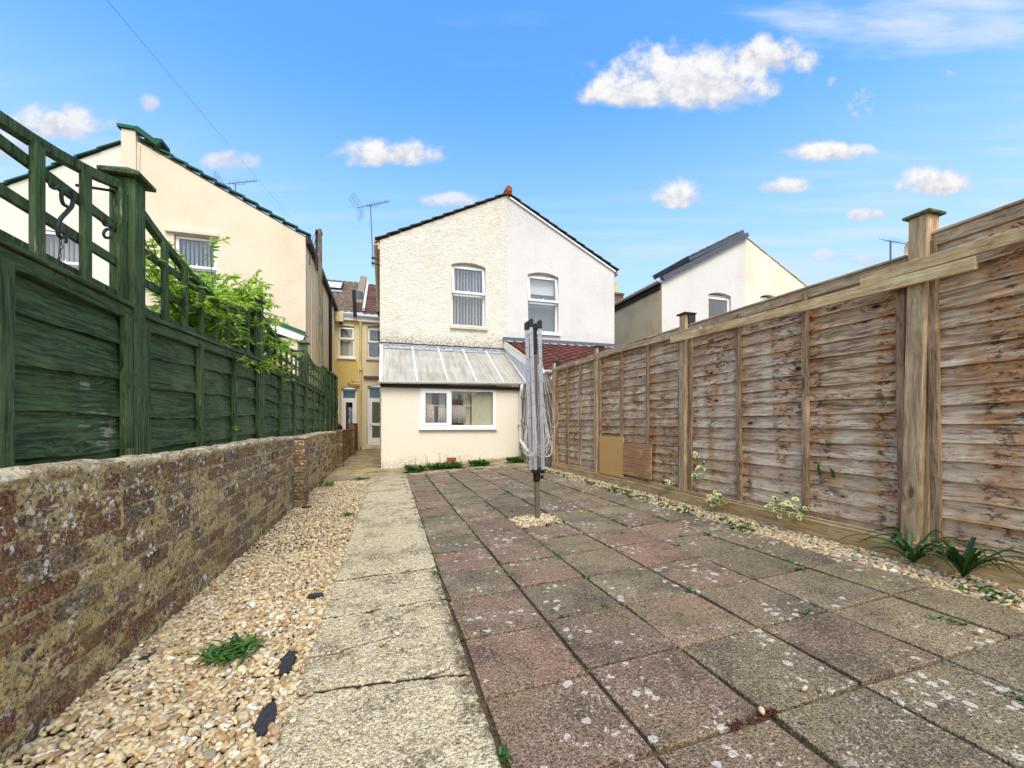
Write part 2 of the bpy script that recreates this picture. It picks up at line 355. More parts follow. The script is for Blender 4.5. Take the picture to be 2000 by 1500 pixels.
def woodf(axis='y', c_a=(150,128,112), c_b=(104,86,74), c_or=(176,116,62), c_dk=(48,34,26), orange=.6, knots=1., yellow=False, c_top=None, fine=1.):
    def fn(g, p, out):
        P = g.pos(); r = g.attr('rnd'); x, y, z = g.xyz(P)
        off = g.comb(0., g.math('MULTIPLY', r, 0. if axis == 'y' else 7.), g.math('MULTIPLY', r, 11.3 if axis == 'y' else 0.)) 
        Q = g.vmath('ADD', P, off)
        if axis == 'y': sc = (30, 2.0, 30); ks = (3, 3.4, 7)
        elif axis == 'x': sc = (2.0, 30, 30); ks = (3.4, 3, 7)
        else: sc = (30, 30, 2.0); ks = (7, 7, 2.6)
        warp = g.add('ShaderNodeVectorMath', {0: g.noise(Q, 2.6, 3, .5, col=True), 3: .05}, operation='SCALE').outputs[0]
        kd = g.vor(g.mapping(g.vmath('ADD', Q, g.add('ShaderNodeVectorMath', {0: warp, 3: .3}, operation='SCALE').outputs[0]), ks), 1.)
        kd2 = g.math('MULTIPLY', g.step(kd, .38, .0), .04)           # grain bends round the knots
        Qw = g.vmath('ADD', g.vmath('ADD', Q, warp), g.comb(kd2, kd2, kd2))
        gr = g.noise(g.mapping(Qw, sc), 1.6, 6, .62)
        gr2 = g.noise(g.mapping(Qw, tuple(v*2.6 for v in sc)), 1.8, 3, .6)
        blot = g.noise(g.mapping(Q, (2, 2.2, 5) if axis == 'y' else (3, 3, 2)), 1.4, 4, .6)
        c = g.mix(g.step(gr, .34, .66), c_b, c_a)
        if orange > .5: c = g.mix(g.math('MULTIPLY', g.step(g.noise(g.mapping(P, (1, 1.1, .5)), 1.3, 3), .45, .60), .40), c, (232,220,204)); c = g.mix(g.math('MULTIPLY', g.step(z, .1, -.5), .30), c, (236,212,168)); c = g.mix(g.math('MULTIPLY', g.step(r, .72, .78), .35), c, (150,112,80))
        c = g.mix(g.math('MULTIPLY', g.step(gr2, .52, .66), .62*fine), c, c_dk); c = g.mix(g.math('MULTIPLY', g.step(g.noise(g.mapping(Q, (1.5, 1.5, 3)), 2.2, 5, .65), .52, .68), .38), c, tuple(v*.72 for v in c_b))
        c = g.mix(g.math('MULTIPLY', g.step(blot, .55, .75), .45), c, tuple(min(255, v*1.35) for v in c_a))
        if orange:
            # weather-worn orange patches line up from board to board
            o1 = g.noise(g.mapping(P, (1, 3.1, .35)), 1.5, 2, .5); o2 = g.noise(g.mapping(Q, (1, 5, 16)), 1.3, 4, .6)
            om = g.math('MULTIPLY', g.step(o1, .42, .56), g.step(o2, .40, .60))
            c = g.mix(g.math('MULTIPLY', om, orange), c, c_or)
            dk = g.math('MULTIPLY', g.step(o1, .48, .58), g.step(g.noise(g.mapping(Qw, (1, 14, 34)), 1.3, 5, .7), .51, .59))
            c = g.mix(g.math('MULTIPLY', dk, min(.75, orange*1.25)), c, c_dk)
        if knots:
            km = g.step(kd, .095, .055); ring = g.math('MULTIPLY', g.step(kd, .17, .09), .45)
            c = g.mix(g.math('MULTIPLY', ring, knots), c, tuple(v*.55 for v in c_or)); c = g.mix(g.math('MULTIPLY', km, knots), c, c_dk)
        h = g.math('ADD', gr, g.math('MULTIPLY', gr2, .6))
        return {'Base Color': c, 'Roughness': .85, 'Normal': g.bump(h, .75, .006)}
    return fn
M_plank = mat('weathered_board', woodf('y', c_a=(228,202,166), c_b=(134,102,74), c_or=(184,120,60), c_dk=(36,24,14)))
M_gravelboard = mat('pale_gravel_board', woodf('y', c_a=(206,180,130), c_b=(168,138,94), fine=.6, orange=.0, knots=.6, c_or=(150,100,50)))
M_newstrip = mat('new_timber_strip', woodf('y', c_a=(228,202,154), c_b=(200,168,118), fine=.5, orange=.25, knots=.9, c_or=(176,120,58)))
M_oldstrip = mat('weathered_strip', woodf('y', c_a=(204,184,154), c_b=(156,134,106), fine=.7, orange=.2, knots=.5))
M_post = mat('timber_post', woodf('z', fine=.5, c_a=(206,180,142), c_b=(156,128,96), orange=.0, knots=.6, c_or=(140,90,50)))
M_batten = mat('timber_batten', woodf('z', c_a=(178,150,118), c_b=(124,98,74), orange=.0, knots=.4, c_or=(120,80,50)))
M_closeb = mat('grey_closeboard', woodf('z', c_a=(170,160,144), c_b=(116,104,92), orange=.0, knots=.3))
M_mosscap = mat('mossy_post_cap', lambda g, p, o: {'Base Color': g.mix(g.step(g.noise(g.pos(), 40, 4), .4, .6), (70,74,52), (110,118,84)), 'Roughness': .95})
def greenf(axis):
    def fn(g, p, out):
        P = g.pos(); r = g.attr('rnd')
        Q = g.vmath('ADD', P, g.comb(0., g.math('MULTIPLY', r, 3.), g.math('MULTIPLY', r, 11.)))
        sc = {'y': (26, 1.6, 26), 'z': (26, 26, 1.6)}[axis]
        kd = g.vor(g.mapping(Q, (3, 2.6, 5.5)), 1.)
        kk = g.math('MULTIPLY', g.step(kd, .42, .0), .04)
        w = g.add('ShaderNodeVectorMath', {0: g.noise(Q, 1.8, 3, .5, col=True), 3: .07}, operation='SCALE').outputs[0]
        Qw = g.vmath('ADD', g.vmath('ADD', Q, w), g.comb(kk, 0., kk))
        band = g.math('SINE', g.math('ADD', g.math('MULTIPLY', g.xyz(Qw)[2 if axis == 'y' else 1], 330.), g.math('MULTIPLY', g.noise(g.mapping(Qw, sc), 1., 2), 9.)))
        gr = g.noise(g.mapping(Qw, sc), 2., 6, .65)
        fg = g.noise(g.mapping(Qw, tuple(v*3 for v in sc)), 2.4, 4, .7); h = g.math('ADD', g.math('ADD', g.math('MULTIPLY', band, .05), g.math('MULTIPLY', fg, .8)), gr)
        c = g.mix(g.step(h, .66, 1.12), (22,36,21), (76,106,60))
        c = g.mix(g.math('MULTIPLY', g.step(g.noise(P, 3.3, 4), .45, .7), .45), c, (104,120,84))
        c = g.mix(g.step(g.math('MULTIPLY', g.noise(g.mapping(Q, sc), 3.4, 5, .7), g.noise(P, 4, 3)), .375, .40), c, (150,150,130))
        c = g.mix(g.step(kd, .06, .035), c, (24,20,16))
        return {'Base Color': c, 'Roughness': .8, 'Normal': g.bump(h, .8, .008)}
    return fn
M_greeny = mat('green_stained_board', greenf('y')); M_greenz = mat('green_stained_post', greenf('z'))
def osb(g, p, out):
    P = g.pos(); n = g.noise(g.mapping(P, (1, 50, 50)), 2, 5, .7); v = g.vor(P, 90)
    return {'Base Color': g.mix(g.math('MULTIPLY', n, v), (226,180,112), (170,120,62)), 'Roughness': .8}
M_chip = mat('chipboard', osb)
M_ply = mat('plywood', woodf('y', c_a=(196,152,108), c_b=(168,122,82), orange=.0, knots=.0, fine=.5))

def brickf(mort):
    def fn(g, p, out):
        P = g.pos(); r = g.attr('rnd'); x, y, z = g.xyz(P)
        far = g.step(g.math('ADD', y, g.math('MULTIPLY', g.noise(P, 2., 3), 1.)), 6.0, 7.2)  # beyond the first pier the wall is cleaner red brick
        brick = g.ramp(r, [(0, (136,98,74)), (.22, (142,92,66)), (.4, (118,102,88)), (.58, (150,124,92)), (.75, (136,118,96)), (.9, (80,68,62)), (1, (146,98,66))])
        if mort: base = g.mix(g.noise(P, 14, 5, .65), (222,202,146), (178,154,100))
        else: base = brick
        n1 = g.noise(P, 9, 7, .72); n2 = g.noise(P, 34, 5, .7)
        sm = g.step(g.noise(P, 7.5, 8, .8), .46, .64)
        c = g.mix(g.math('MULTIPLY', g.math('MULTIPLY', sm, .40 if not mort else .15), g.math('SUBTRACT', 1., g.math('MULTIPLY', far, .75))), base, g.mix(n2, (206,186,126), (158,140,92)))
        c = g.mix(g.math('MULTIPLY', g.step(n2, .50, .64), .65), c, (46,36,28))
        n4 = g.noise(P, 95, 4, .75); c = g.mix(g.math('MULTIPLY', g.step(n4, .49, .60), .68), c, (38,29,23)); n5 = g.noise(P, 17, 6, .78); c = g.mix(g.math('MULTIPLY', g.step(n5, .58, .68), .3), c, (58,46,34)); c = g.mix(g.math('MULTIPLY', g.step(n4, .46, .38), .45), c, (196,178,136))
        moss = g.math('MULTIPLY', g.step(g.noise(P, 3.1, 5, .65), .52, .68), g.math('SUBTRACT', 1., far))
        c = g.mix(g.math('MULTIPLY', moss, .32), c, (180,160,84))
        v = g.vor(g.vmath('ADD', P, g.add('ShaderNodeVectorMath', {0: g.noise(P, 50, 4, .7, col=True), 3: .05}, operation='SCALE').outputs[0]), 34)
        lic = g.math('MULTIPLY', g.step(v, .36, .24), g.step(g.math('ADD', g.noise(P, 6.5, 5, .7), g.math('MULTIPLY', z, .16)), .38, .52)); vq = g.vor(g.vmath('ADD', P, g.add('ShaderNodeVectorMath', {0: g.noise(P, 60, 3, .6, col=True), 3: .02}, operation='SCALE').outputs[0]), 80); lic = g.math('MAXIMUM', lic, g.math('MULTIPLY', g.step(vq, .34, .24), g.math('MULTIPLY', g.step(g.noise(P, 9, 4, .7), .50, .62), g.step(z, -.75, -.3)))); lic = g.math('MULTIPLY', lic, g.math('SUBTRACT', 1., g.math('MULTIPLY', far, .85)))
        c = g.mix(g.math('MULTIPLY', lic, .85), c, (246,242,230))
        v2 = g.vor(g.vmath('ADD', P, g.add('ShaderNodeVectorMath', {0: g.noise(P, 30, 4, .7, col=True), 3: .10}, operation='SCALE').outputs[0]), 3.1)
        c = g.mix(g.step(v2, .075, .055), c, (232,230,222))
        h = g.math('ADD', g.math('MULTIPLY', n1, 1.2), g.math('ADD', n2, g.math('MULTIPLY', g.noise(P, 110, 3, .7), .5)))
        return {'Base Color': c, 'Roughness': .95, 'Normal': g.bump(h, .9, .014)}
    return fn
M_brick = mat('old_brick', brickf(False)); M_mortar = mat('lime_mortar', brickf(True))
def copef(g, p, out):
    P = g.pos(); n = g.noise(P, 18, 6, .7)
    c = g.mix(g.step(n, .35, .65), (232,218,184), (170,148,112))
    c = g.mix(g.step(g.noise(P, 60, 4, .7), .53, .64), c, (60,50,36)); c = g.mix(g.math('MULTIPLY', g.step(g.noise(P, 11, 6, .75), .50, .60), .6), c, (120,100,66))
    c = g.mix(g.math('MULTIPLY', g.step(g.noise(P, 2, 4), .5, .7), .4), c, (140,120,60))
    return {'Base Color': c, 'Roughness': .95, 'Normal': g.bump(g.math('ADD', n, g.noise(P, 80, 4)), .9, .012)}
M_cope = mat('cement_coping', copef)

def concf(g, p, out):
    P = g.pos(); crack = g.attr('crack'); x, y, z = g.xyz(P)
    n = g.noise(P, 3.0, 6, .65); ag = g.vor(P, 150, rnd=1); agc = g.vor(P, 150, out='Color'); ar = g.xyz(agc)[0]
    f2 = g.noise(P, 120, 3, .7)
    c = g.mix(g.step(ar, .1, .9), (182,164,128), (230,216,182))
    c = g.mix(g.math('MULTIPLY', g.step(f2, .54, .64), .8), c, (72,58,40)); c = g.mix(g.math('MULTIPLY', g.step(g.noise(P, 42, 5, .75), .56, .66), .6), c, (78,66,48))
    c = g.mix(g.math('MULTIPLY', g.step(n, .50, .70), .4), c, (148,130,92))
    wear = g.math('MULTIPLY', g.step(g.noise(P, 4.5, 6, .7), .48, .60), g.step(g.noise(P, 55, 4, .75), .44, .56))
    c = g.mix(g.math('MULTIPLY', wear, .7), c, (74,60,40))
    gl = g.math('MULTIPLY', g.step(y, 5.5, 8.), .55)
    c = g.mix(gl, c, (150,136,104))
    worn = g.math('MULTIPLY', g.attr('worn'), g.step(g.noise(P, 38, 5, .75), .38, .56)); c = g.mix(g.math('MULTIPLY', worn, .8), c, (82,66,44))
    c = g.mix(g.step(crack, .05, .55), c, (40,30,20))
    h = g.math('ADD', g.math('MULTIPLY', ag, -1.), g.math('ADD', f2, g.noise(P, 30, 4)))
    return {'Base Color': c, 'Roughness': .95, 'Normal': g.bump(h, .8, .008)}
M_conc = mat('washed_concrete', concf)
def slabf(g, p, out):
    P = g.pos(); r = g.attr('rnd'); t = g.attr('tone'); x, y, z = g.xyz(P)
    red = g.mix(r, (152,120,98), (122,100,84)); ol = g.mix(r, (148,134,102), (122,110,86))
    c = g.mix(t, ol, red)
    n = g.noise(g.vmath('ADD', P, g.comb(g.math('MULTIPLY', r, 9.), 0., 0.)), 4.5, 6, .65)
    c = g.mix(g.math('MULTIPLY', g.step(n, .44, .66), .62), c, (74,66,54))
    c = g.mix(g.math('MULTIPLY', g.step(g.noise(P, 2.2, 4, .6), .48, .68), .45), c, (134,124,84))
    c = g.mix(g.math('MULTIPLY', g.step(y, 3.0, 6.5), .35), c, (128,112,90))
    gv = g.xyz(g.vor(P, 190, out='Color'))[0]; f = g.noise(P, 140, 3, .75)
    c = g.mix(g.math('MULTIPLY', g.step(gv, .72, .95), .45), c, (206,176,150))
    c = g.mix(g.math('MULTIPLY', g.step(f, .49, .61), .85), c, (34,27,20)); c = g.mix(g.math('MULTIPLY', g.step(g.noise(P, 26, 5, .75), .54, .68), .5), c, (60,50,42))
    Pd = g.vmath('ADD', P, g.add('ShaderNodeVectorMath', {0: g.noise(P, 45, 4, .65, col=True), 3: .045}, operation='SCALE').outputs[0])
    vd = g.vor(Pd, 26); vr = g.xyz(g.vor(Pd, 26, out='Color'))
    reg = g.step(g.noise(g.vmath('ADD', P, g.comb(0., g.math('MULTIPLY', r, 5.), 0.)), 3.2, 4, .6), .43, .60)
    thr = g.math('MULTIPLY', g.math('ADD', g.math('MULTIPLY', reg, .85), .10), g.math('ADD', .12, g.math('MULTIPLY', vr[1], .42)))
    lic = g.step(g.math('SUBTRACT', thr, vd), -.02, .02)
    lic = g.math('MULTIPLY', lic, g.step(vr[2], .42, .52)); vf = g.vor(Pd, 75); lic2 = g.math('MULTIPLY', g.math('MULTIPLY', g.step(vf, .34, .24), reg), g.step(g.noise(P, 14, 3), .46, .56)); lic = g.math('MAXIMUM', g.math('MULTIPLY', lic, g.step(g.noise(P, 95, 3, .6), .30, .50)), g.math('MULTIPLY', lic2, .8))
    c = g.mix(g.math('MULTIPLY', lic, .78), c, (208,200,186))
    h = g.math('ADD', f, g.math('MULTIPLY', g.vor(P, 190), -.8))
    return {'Base Color': c, 'Roughness': .92, 'Normal': g.bump(h, .7, .006)}
M_slab = mat('paving_slab', slabf)
def soilf(g, p, out):
    P = g.pos(); n = g.noise(P, 30, 6, .7); n2 = g.noise(P, 3, 4)
    c = g.mix(n, (62,48,34), (112,96,68)); c = g.mix(g.math('MULTIPLY', g.step(n2, .5, .7), .6), c, (90,92,48))
    return {'Base Color': c, 'Roughness': 1, 'Normal': g.bump(n, .8, .02)}
M_soil = mat('soil', soilf)
def yardf(g, p, out):
    P = g.pos(); n = g.noise(P, 4, 6, .7); f = g.noise(P, 70, 4, .7)
    c = g.mix(g.step(n, .35, .65), (176,158,118), (118,104,76)); c = g.mix(g.math('MULTIPLY', g.step(f, .52, .68), .6), c, (72,62,46))
    c = g.mix(g.math('MULTIPLY', g.step(g.noise(g.mapping(P, (1, 3, 1)), 6, 5, .7), .56, .66), .5), c, (70,62,40))
    return {'Base Color': c, 'Roughness': .95, 'Normal': g.bump(f, .6, .01)}
M_yard = mat('yard_concrete', yardf)
def pebf(g, p, out):
    P = g.pos(); r = g.attr('tone')
    c = g.ramp(r, [(0, (190,168,120)), (.14, (218,200,156)), (.28, (144,112,66)), (.42, (230,216,184)), (.54, (172,144,94)), (.66, (206,184,138)), (.76, (116,110,100)), (.84, (168,122,52)), (.90, (126,100,68)), (1, (242,238,226))])
    n = g.noise(P, 70, 4, .65)
    c = g.mix(g.math('MULTIPLY', g.step(n, .47, .64), .7), c, (112,84,48))
    c = g.mix(g.math('MULTIPLY', g.noise(P, 20, 3), .25), c, (230,218,190))
    return {'Base Color': c, 'Roughness': .7, 'Normal': g.bump(n, .3, .004)}
M_peb = mat('pea_gravel', pebf)
def leaff(c1, c2, c3, tl=.3):
    def fn(g, p, out):
        r = g.attr('rnd'); c = g.ramp(r, [(0, c1), (.5, c2), (1, c3)])
        d = g.add('ShaderNodeBsdfPrincipled', {'Base Color': c, 'Roughness': .5}); t = g.add('ShaderNodeBsdfTranslucent', {'Color': c})
        m = g.add('ShaderNodeMixShader', {0: tl, 1: d.outputs[0], 2: t.outputs[0]}); g.nt.links.new(m.outputs[0], out.inputs[0])
    return fn
M_leaf = mat('climber_leaf', leaff((86,140,28), (160,200,60), (214,230,112), .5))
M_weed = mat('weed_leaf', leaff((36,74,22), (58,104,34), (96,140,54)))
M_strap = mat('strap_leaf', leaff((30,62,26), (48,88,38), (74,116,52)))
def varf(g, p, out):
    r = g.attr('rnd'); e = g.attr('edge')
    c = g.mix(g.step(e, .45, .6), g.mix(r, (62,100,44), (96,134,66)), (214,214,150))
    return {'Base Color': c, 'Roughness': .5}
M_varieg = mat('variegated_leaf', varf)
M_stem = mat('stem', color=(92,88,48), rough=.8)
M_flower = mat('red_petal', color=(214,30,28), rough=.5); M_yflower = mat('yellow_petal', color=(236,200,40), rough=.5)
M_rmoss = mat('red_moss', color=(84,40,34), rough=.9)
M_alu = mat('brushed_aluminium', lambda g, p, o: {'Base Color': g.mix(g.noise(g.mapping(g.pos(), (40, 40, 2)), 3, 4), (186,188,194), (140,142,150)), 'Roughness': .42, 'Metallic': .55})
M_tube = mat('tarnished_tube', lambda g, p, o: {'Base Color': g.mix(g.noise(g.mapping(g.pos(), (20, 20, 3)), 3, 5, .7), (140,126,112), (92,78,66)), 'Roughness': .5, 'Metallic': .4})
M_cord = mat('washing_cord', color=(214,212,204), rough=.6)
M_aerial = mat('aerial_metal', color=(104,108,114), rough=.5, metal=.5)
M_iron = mat('painted_iron', color=(44,52,50), rough=.6, metal=.3)
M_slatep = mat('slate_piece', lambda g, p, o: {'Base Color': g.mix(g.noise(g.pos(), 30, 5), (34,34,38), (62,60,62)), 'Roughness': .7, 'Normal': g.bump(g.noise(g.mapping(g.pos(), (20, 60, 20)), 1, 5), .8, .01)})
M_poleg = mat('weathered_pole', woodf('z', c_a=(128,122,100), c_b=(84,84,66), orange=.0, knots=0))
# ================================================================== GROUND
def grid_sheet(name, xs, ys, zf, m, attrs=None, smooth=True, parent=None):
    X, Y = np.meshgrid(xs, ys) if not callable(xs) else xs(ys)
    Z = zf(X, Y); ny, nx = X.shape
    V = np.stack([X, Y, Z], -1).reshape(-1, 3); i = np.arange(ny*nx).reshape(ny, nx)
    Fc = np.stack([i[:-1,:-1], i[:-1,1:], i[1:,1:], i[1:,:-1]], -1).reshape(-1, 4)
    return npmesh(name, V, Fc, m, parent, smooth, {k: f(X, Y).ravel() for k, f in (attrs or {}).items()})
gx = np.array([-900,-200,-60,-20,-8,-3,-1.2,-.9,0,1,2,3.2,5,8,20,60,200,900.]); gy = np.array([-900,-200,-60,-20,-8,-3,0,3,6,9,12,16,20,40,120,400,1500.])
struct(grid_sheet('ground', gx, gy, lambda X, Y: GZn(X)-.06, M_soil))
# concrete yard beyond the gravel strip, beside and behind the extension
def yz(X, Y): return GZn(X)-.004+.012*fbm(X*2, Y*2, 5)+.008*np.clip(Y-7, 0, 3)*0
yardx = lambda ys: np.meshgrid(np.linspace(-.95, .40, 30), ys)
struct(grid_sheet('yard', yardx, np.linspace(7.10, 16.0, 160), yz, M_yard))
struct(grid_sheet('soil_bed', np.linspace(.41, 2.74, 50), np.linspace(7.12, 8.52, 40), lambda X, Y: GZn(X)-.012+.05*fbm(X*6, Y*6, 9)+.05*np.clip(Y-7.9, 0, .6), M_yard))
# pale edging stones between patio and soil bed
b = MB(); xx = .40
while xx < 2.2:
    w_ = random.uniform(.26, .42); b.rnd(); zz = GZ(xx+.2)+random.uniform(.004, .014); b.box((xx, 7.10, zz-.05), (xx+w_-.015, 7.10+random.uniform(.16, .2), zz)); xx += w_
struct(b.build('path_edging', M_conc, bevel=.006))

# long concrete path: height field with joints, cracks and broken edges
JOINTS = [(.62,.1,.012),(1.42,-.15,.010),(2.0,.02,.010),(2.45,-.06,.016),(3.85,-.02,.006),(4.9,-.05,.005),(6.0,.0,.006)]
def pathx(ys):
    u = np.linspace(0, 1, 84); u = np.concatenate([[0.], u, [1.]])
    xl = -.285+.013*ys+.02*(fbm(ys*3, ys*0, 3)-.5); xr = .262+.0125*ys+.012*(fbm(ys*7, ys*0, 4)-.5)
    return xl[:,None]+(xr-xl)[:,None]*u[None,:], np.repeat(ys[:,None], len(u), 1)
def crackv(X, Y):
    c = np.zeros_like(X)
    for y0, sl, wd_ in JOINTS:
        d = np.abs(Y-(y0+sl*X+.022*(fbm(X*9, Y*0+y0*7, 11)-.5)+.03*(fbm(X*2.2, Y*0+y0*3, 12)-.5)))
        c = np.maximum(c, np.clip(1.5-d/(wd_*.62*(.35+1.0*fbm(X*14, Y*0+y0, 13))), 0, 1))
    # hairline cracks in the nearer slabs
    for a, bb, sl in ((1.72,.015,.12),(2.2,.012,-.1)):
        d = np.abs(Y-(a+sl*X+.07*(fbm(X*6, Y*0+a*5, 15)-.5))); m_ = fbm(X*4+a, Y*0, 19) > .42
        c = np.maximum(c, np.clip(1.2-d/.006, 0, .45)*m_)
    u = (X-X.min(1, keepdims=True))/(X.max(1, keepdims=True)-X.min(1, keepdims=True))
    er = np.clip((u-.90+.12*(fbm(X*8, Y*8, 21)-.45))/.06, 0, 1)*(fbm(X*3, Y*3, 22) > .50)*(Y < 2.4)
    return (np.clip(c, 0, 1), er)
def crack1(X, Y): return crackv(X, Y)[0]
def worn1(X, Y): return crackv(X, Y)[1]
def pathz(X, Y):
    c, er = crackv(X, Y); c = np.clip(c+er*.45, 0, 1); z = GZn(X)+.016+.010*(fbm(X*3, Y*3, 1)-.5)+.006*(fbm(X*22, Y*22, 2)-.5)-.013*c
    z = z-.006*(fbm(X*60, Y*60, 8) > .66)
    z[:, 0] -= .09; z[:, -1] -= .09; z[:, 1] -= .006; z[:, -2] -= .008
    return z
ysp = np.concatenate([np.arange(-1.5, .6, .05), np.arange(.6, 2.7, .006), np.arange(2.7, 7.12, .018)])
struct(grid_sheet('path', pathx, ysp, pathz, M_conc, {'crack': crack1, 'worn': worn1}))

# patio of paving slabs
COLS = [.283,.641,1.003,1.364,1.726,2.087,2.372]
ROWS = [.889+.3645*k for k in range(-6, 18)]
TONE = {-1:[1,1,0,0,0,0],0:[1,1,0,1,0,0],1:[1,1,1,0,0,0],2:[1,0,0,1,0,0],3:[0,1,0,1,0,0],4:[1,1,0,1,1,0],5:[0,1,1,0,1,0],6:[0,1,1,0,0,0],7:[0,1,0,1,1,0],8:[1,0,0,0,0,1]}
sv, sf, sr, stn = [], [], [], []
for ri in range(len(ROWS)-1):
    k = ri-6
    for c in range(6):
        if c == 2 and abs(ROWS[ri]-3.07) < .1: continue      # gravelled socket for the airer
        x0, x1 = COLS[c], COLS[c+1]; y0, y1 = ROWS[ri], ROWS[ri+1]
        if c == 0:
            x0 += .0085*max(0, y0-1)
            dy = {1:-.025,2:-.03,3:-.018,4:-.008}; y0 += dy.get(k, 0); y1 += dy.get(k+1, 0)
        if c >= 2 and k in (9, 10, 11, 12): off = .0
        g_ = random.uniform(.0045, .0085); tone = TONE.get(k, None); tone = tone[c] if tone else (random.random() < .45)
        tone = min(1, max(0, .12+.76*tone+random.uniform(-.14, .14)))
        j = [random.uniform(-.003, .003) for _ in range(4)]; jz = [random.uniform(-.0055, .0055) for _ in range(4)]
        P = [(x0+g_, y0+g_), (x1-g_, y0+g_), (x1-g_, y1-g_), (x0+g_, y1-g_)]
        n = len(sv)
        for q, (a, bb) in enumerate(P): sv.append((a+j[q], bb+j[(q+1) % 4], GZ(a)-.035))
        for q, (a, bb) in enumerate(P): sv.append((a+j[q], bb+j[(q+1) % 4], GZ(a)+.012+jz[q]))
        for f in [(4,5,6,7),(0,1,5,4),(1,2,6,5),(2,3,7,6),(3,0,4,7)]: sf.append(tuple(n+t for t in f))
        rr = random.random(); sr += [rr]*5; stn += [tone]*5
me = bpy.data.meshes.new('patio'); me.from_pydata(sv, [], sf); me.update()
for n_, d_ in (('rnd', sr), ('tone', stn)):
    a = me.attributes.new(n_, 'FLOAT', 'FACE'); a.data.foreach_set('value', d_)
o = link('patio', me, M_slab); struct(o); bv = o.modifiers.new('bevel', 'BEVEL'); bv.width = .0035; bv.segments = 2
struct(grid_sheet('patio_bedding', np.linspace(.25, 2.40, 60), np.linspace(-1.5, 7.12, 200), lambda X, Y: GZn(X)-.010+.012*fbm(X*20, Y*20, 31), M_soil))

# gravel: many small rounded stones, one mesh per bed
def ico(sub):
    import bmesh
    bm = bmesh.new(); bmesh.ops.create_icosphere(bm, subdivisions=sub, radius=1.)
    V = np.array([v.co[:] for v in bm.verts]); Fc = np.array([[v.index for v in f.verts] for f in bm.faces]); bm.free(); return V, Fc
ICO2 = ico(2); ICO1 = ico(1)
def pebbles(name, pts, sizes, label, hi=None):
    N = len(pts); rs = np.random.RandomState(len(name)*7+N)
    parts_V, parts_F, tone = [], [], []; off = 0
    for (V0, F0), sel in ((ICO2, hi), (ICO1, ~hi)):
        n = int(sel.sum())
        if n == 0: continue
        variants = []
        for q in range(14):
            d = 1+.22*(rs.rand(3)[None, :]@V0.T*0).T if False else None
            k = rs.randn(3, 3); V = V0.copy(); r = 1+.13*np.sin(V0@k[0]*2.2+q)+.10*np.sin(V0@k[1]*3.1+1.7*q)
            variants.append(np.sign(V)*np.abs(V)**.85*r[:, None])
        variants = np.array(variants); vi = rs.randint(0, 14, n)
        Vv = variants[vi]                                     # n, nv, 3
        s = sizes[sel]; sc = np.stack([s*rs.uniform(.8, 1.25, n), s*rs.uniform(.5, .85, n), s*rs.uniform(.30, .6, n)], -1)*.5
        Vv = Vv*sc[:, None, :]
        a = rs.rand(n)*6.283; t = rs.randn(n)*.30; t2 = rs.randn(n)*.30
        ca, sa = np.cos(a), np.sin(a); ct, st_ = np.cos(t), np.sin(t); c2, s2 = np.cos(t2), np.sin(t2); z0 = np.zeros(n); o1 = np.ones(n)
        Rz = np.array([[ca,-sa,z0],[sa,ca,z0],[z0,z0,o1]]).transpose(2,0,1); Rx = np.array([[o1,z0,z0],[z0,ct,-st_],[z0,st_,ct]]).transpose(2,0,1); Ry = np.array([[c2,z0,s2],[z0,o1,z0],[-s2,z0,c2]]).transpose(2,0,1)
        Vv = np.einsum('nij,nvj->nvi', Rz@Rx@Ry, Vv)+pts[sel][:, None, :]
        nv = V0.shape[0]; parts_V.append(Vv.reshape(-1, 3)); parts_F.append((F0[None]+(np.arange(n)*nv)[:, None, None]).reshape(-1, 3)+off); off += n*nv
        tone.append(np.repeat(rs.rand(n), nv))
    o = npmesh(name, np.concatenate(parts_V), np.concatenate(parts_F), M_peb, None, True, {'tone': np.concatenate(tone)})
    return tag(o, label, 'gravel', None, 'stuff')
def scatter(x0f, x1f, ya, yb, sp, seed, zf, layers=2):
    rs = np.random.RandomState(seed); out = []
    for L in range(layers):
        ys = np.arange(ya, yb, sp)
        for i, y in enumerate(ys):
            a, b_ = x0f(y), x1f(y); xs = np.arange(a, b_, sp)+(sp/2 if (i+L) % 2 else 0)
            px = xs+rs.uniform(-.45, .45, len(xs))*sp; py = y+rs.uniform(-.45, .45, len(xs))*sp
            out.append(np.stack([px, py, zf(px, py)+L*.007+rs.uniform(-.003, .006, len(xs))], -1))
    return np.concatenate(out)
XL = lambda y: -.285+.013*y
wallx = -.935
def gravz(x, y): return GZn(x)-.006+.030*np.clip((-.80-x)/.12, 0, 1)*(fbm(x*4, y*4, 41) > .3)*np.clip(2.2-y, 0, 1)+.016*(fbm(x*5, y*5, 42)-.5)
P1 = scatter(lambda y: wallx, lambda y: XL(y)+.006, .45, 3.2, .0185, 1, gravz, 2); P2 = scatter(lambda y: wallx, lambda y: XL(y)+.004, 3.2, 7.15, .0205, 2, gravz, 1)
def clearof(P, spots):
    m_ = np.ones(len(P), bool)
    for x, y, r, ry in spots: m_ &= ((P[:, 0]-x)/r)**2+((P[:, 1]-y)/ry)**2 > 1
    return P[m_]
SL = [(-.335,1.70,.028,.085),(-.33,1.39,.026,.08),(-.865,1.93,.03,.022),(-.33,2.32,.04,.03),(-.80,5.0,.05,.05)]
P1 = clearof(P1, SL)
Pg = np.concatenate([P1, P2]); rs = np.random.RandomState(3)
sz = np.where(rs.rand(len(Pg)) < .16, rs.uniform(.030, .040, len(Pg)), rs.uniform(.015, .029, len(Pg)))
pebbles('gravel', Pg, sz, 'golden pea gravel strip between brick wall and concrete path', Pg[:, 1] < 2.6)
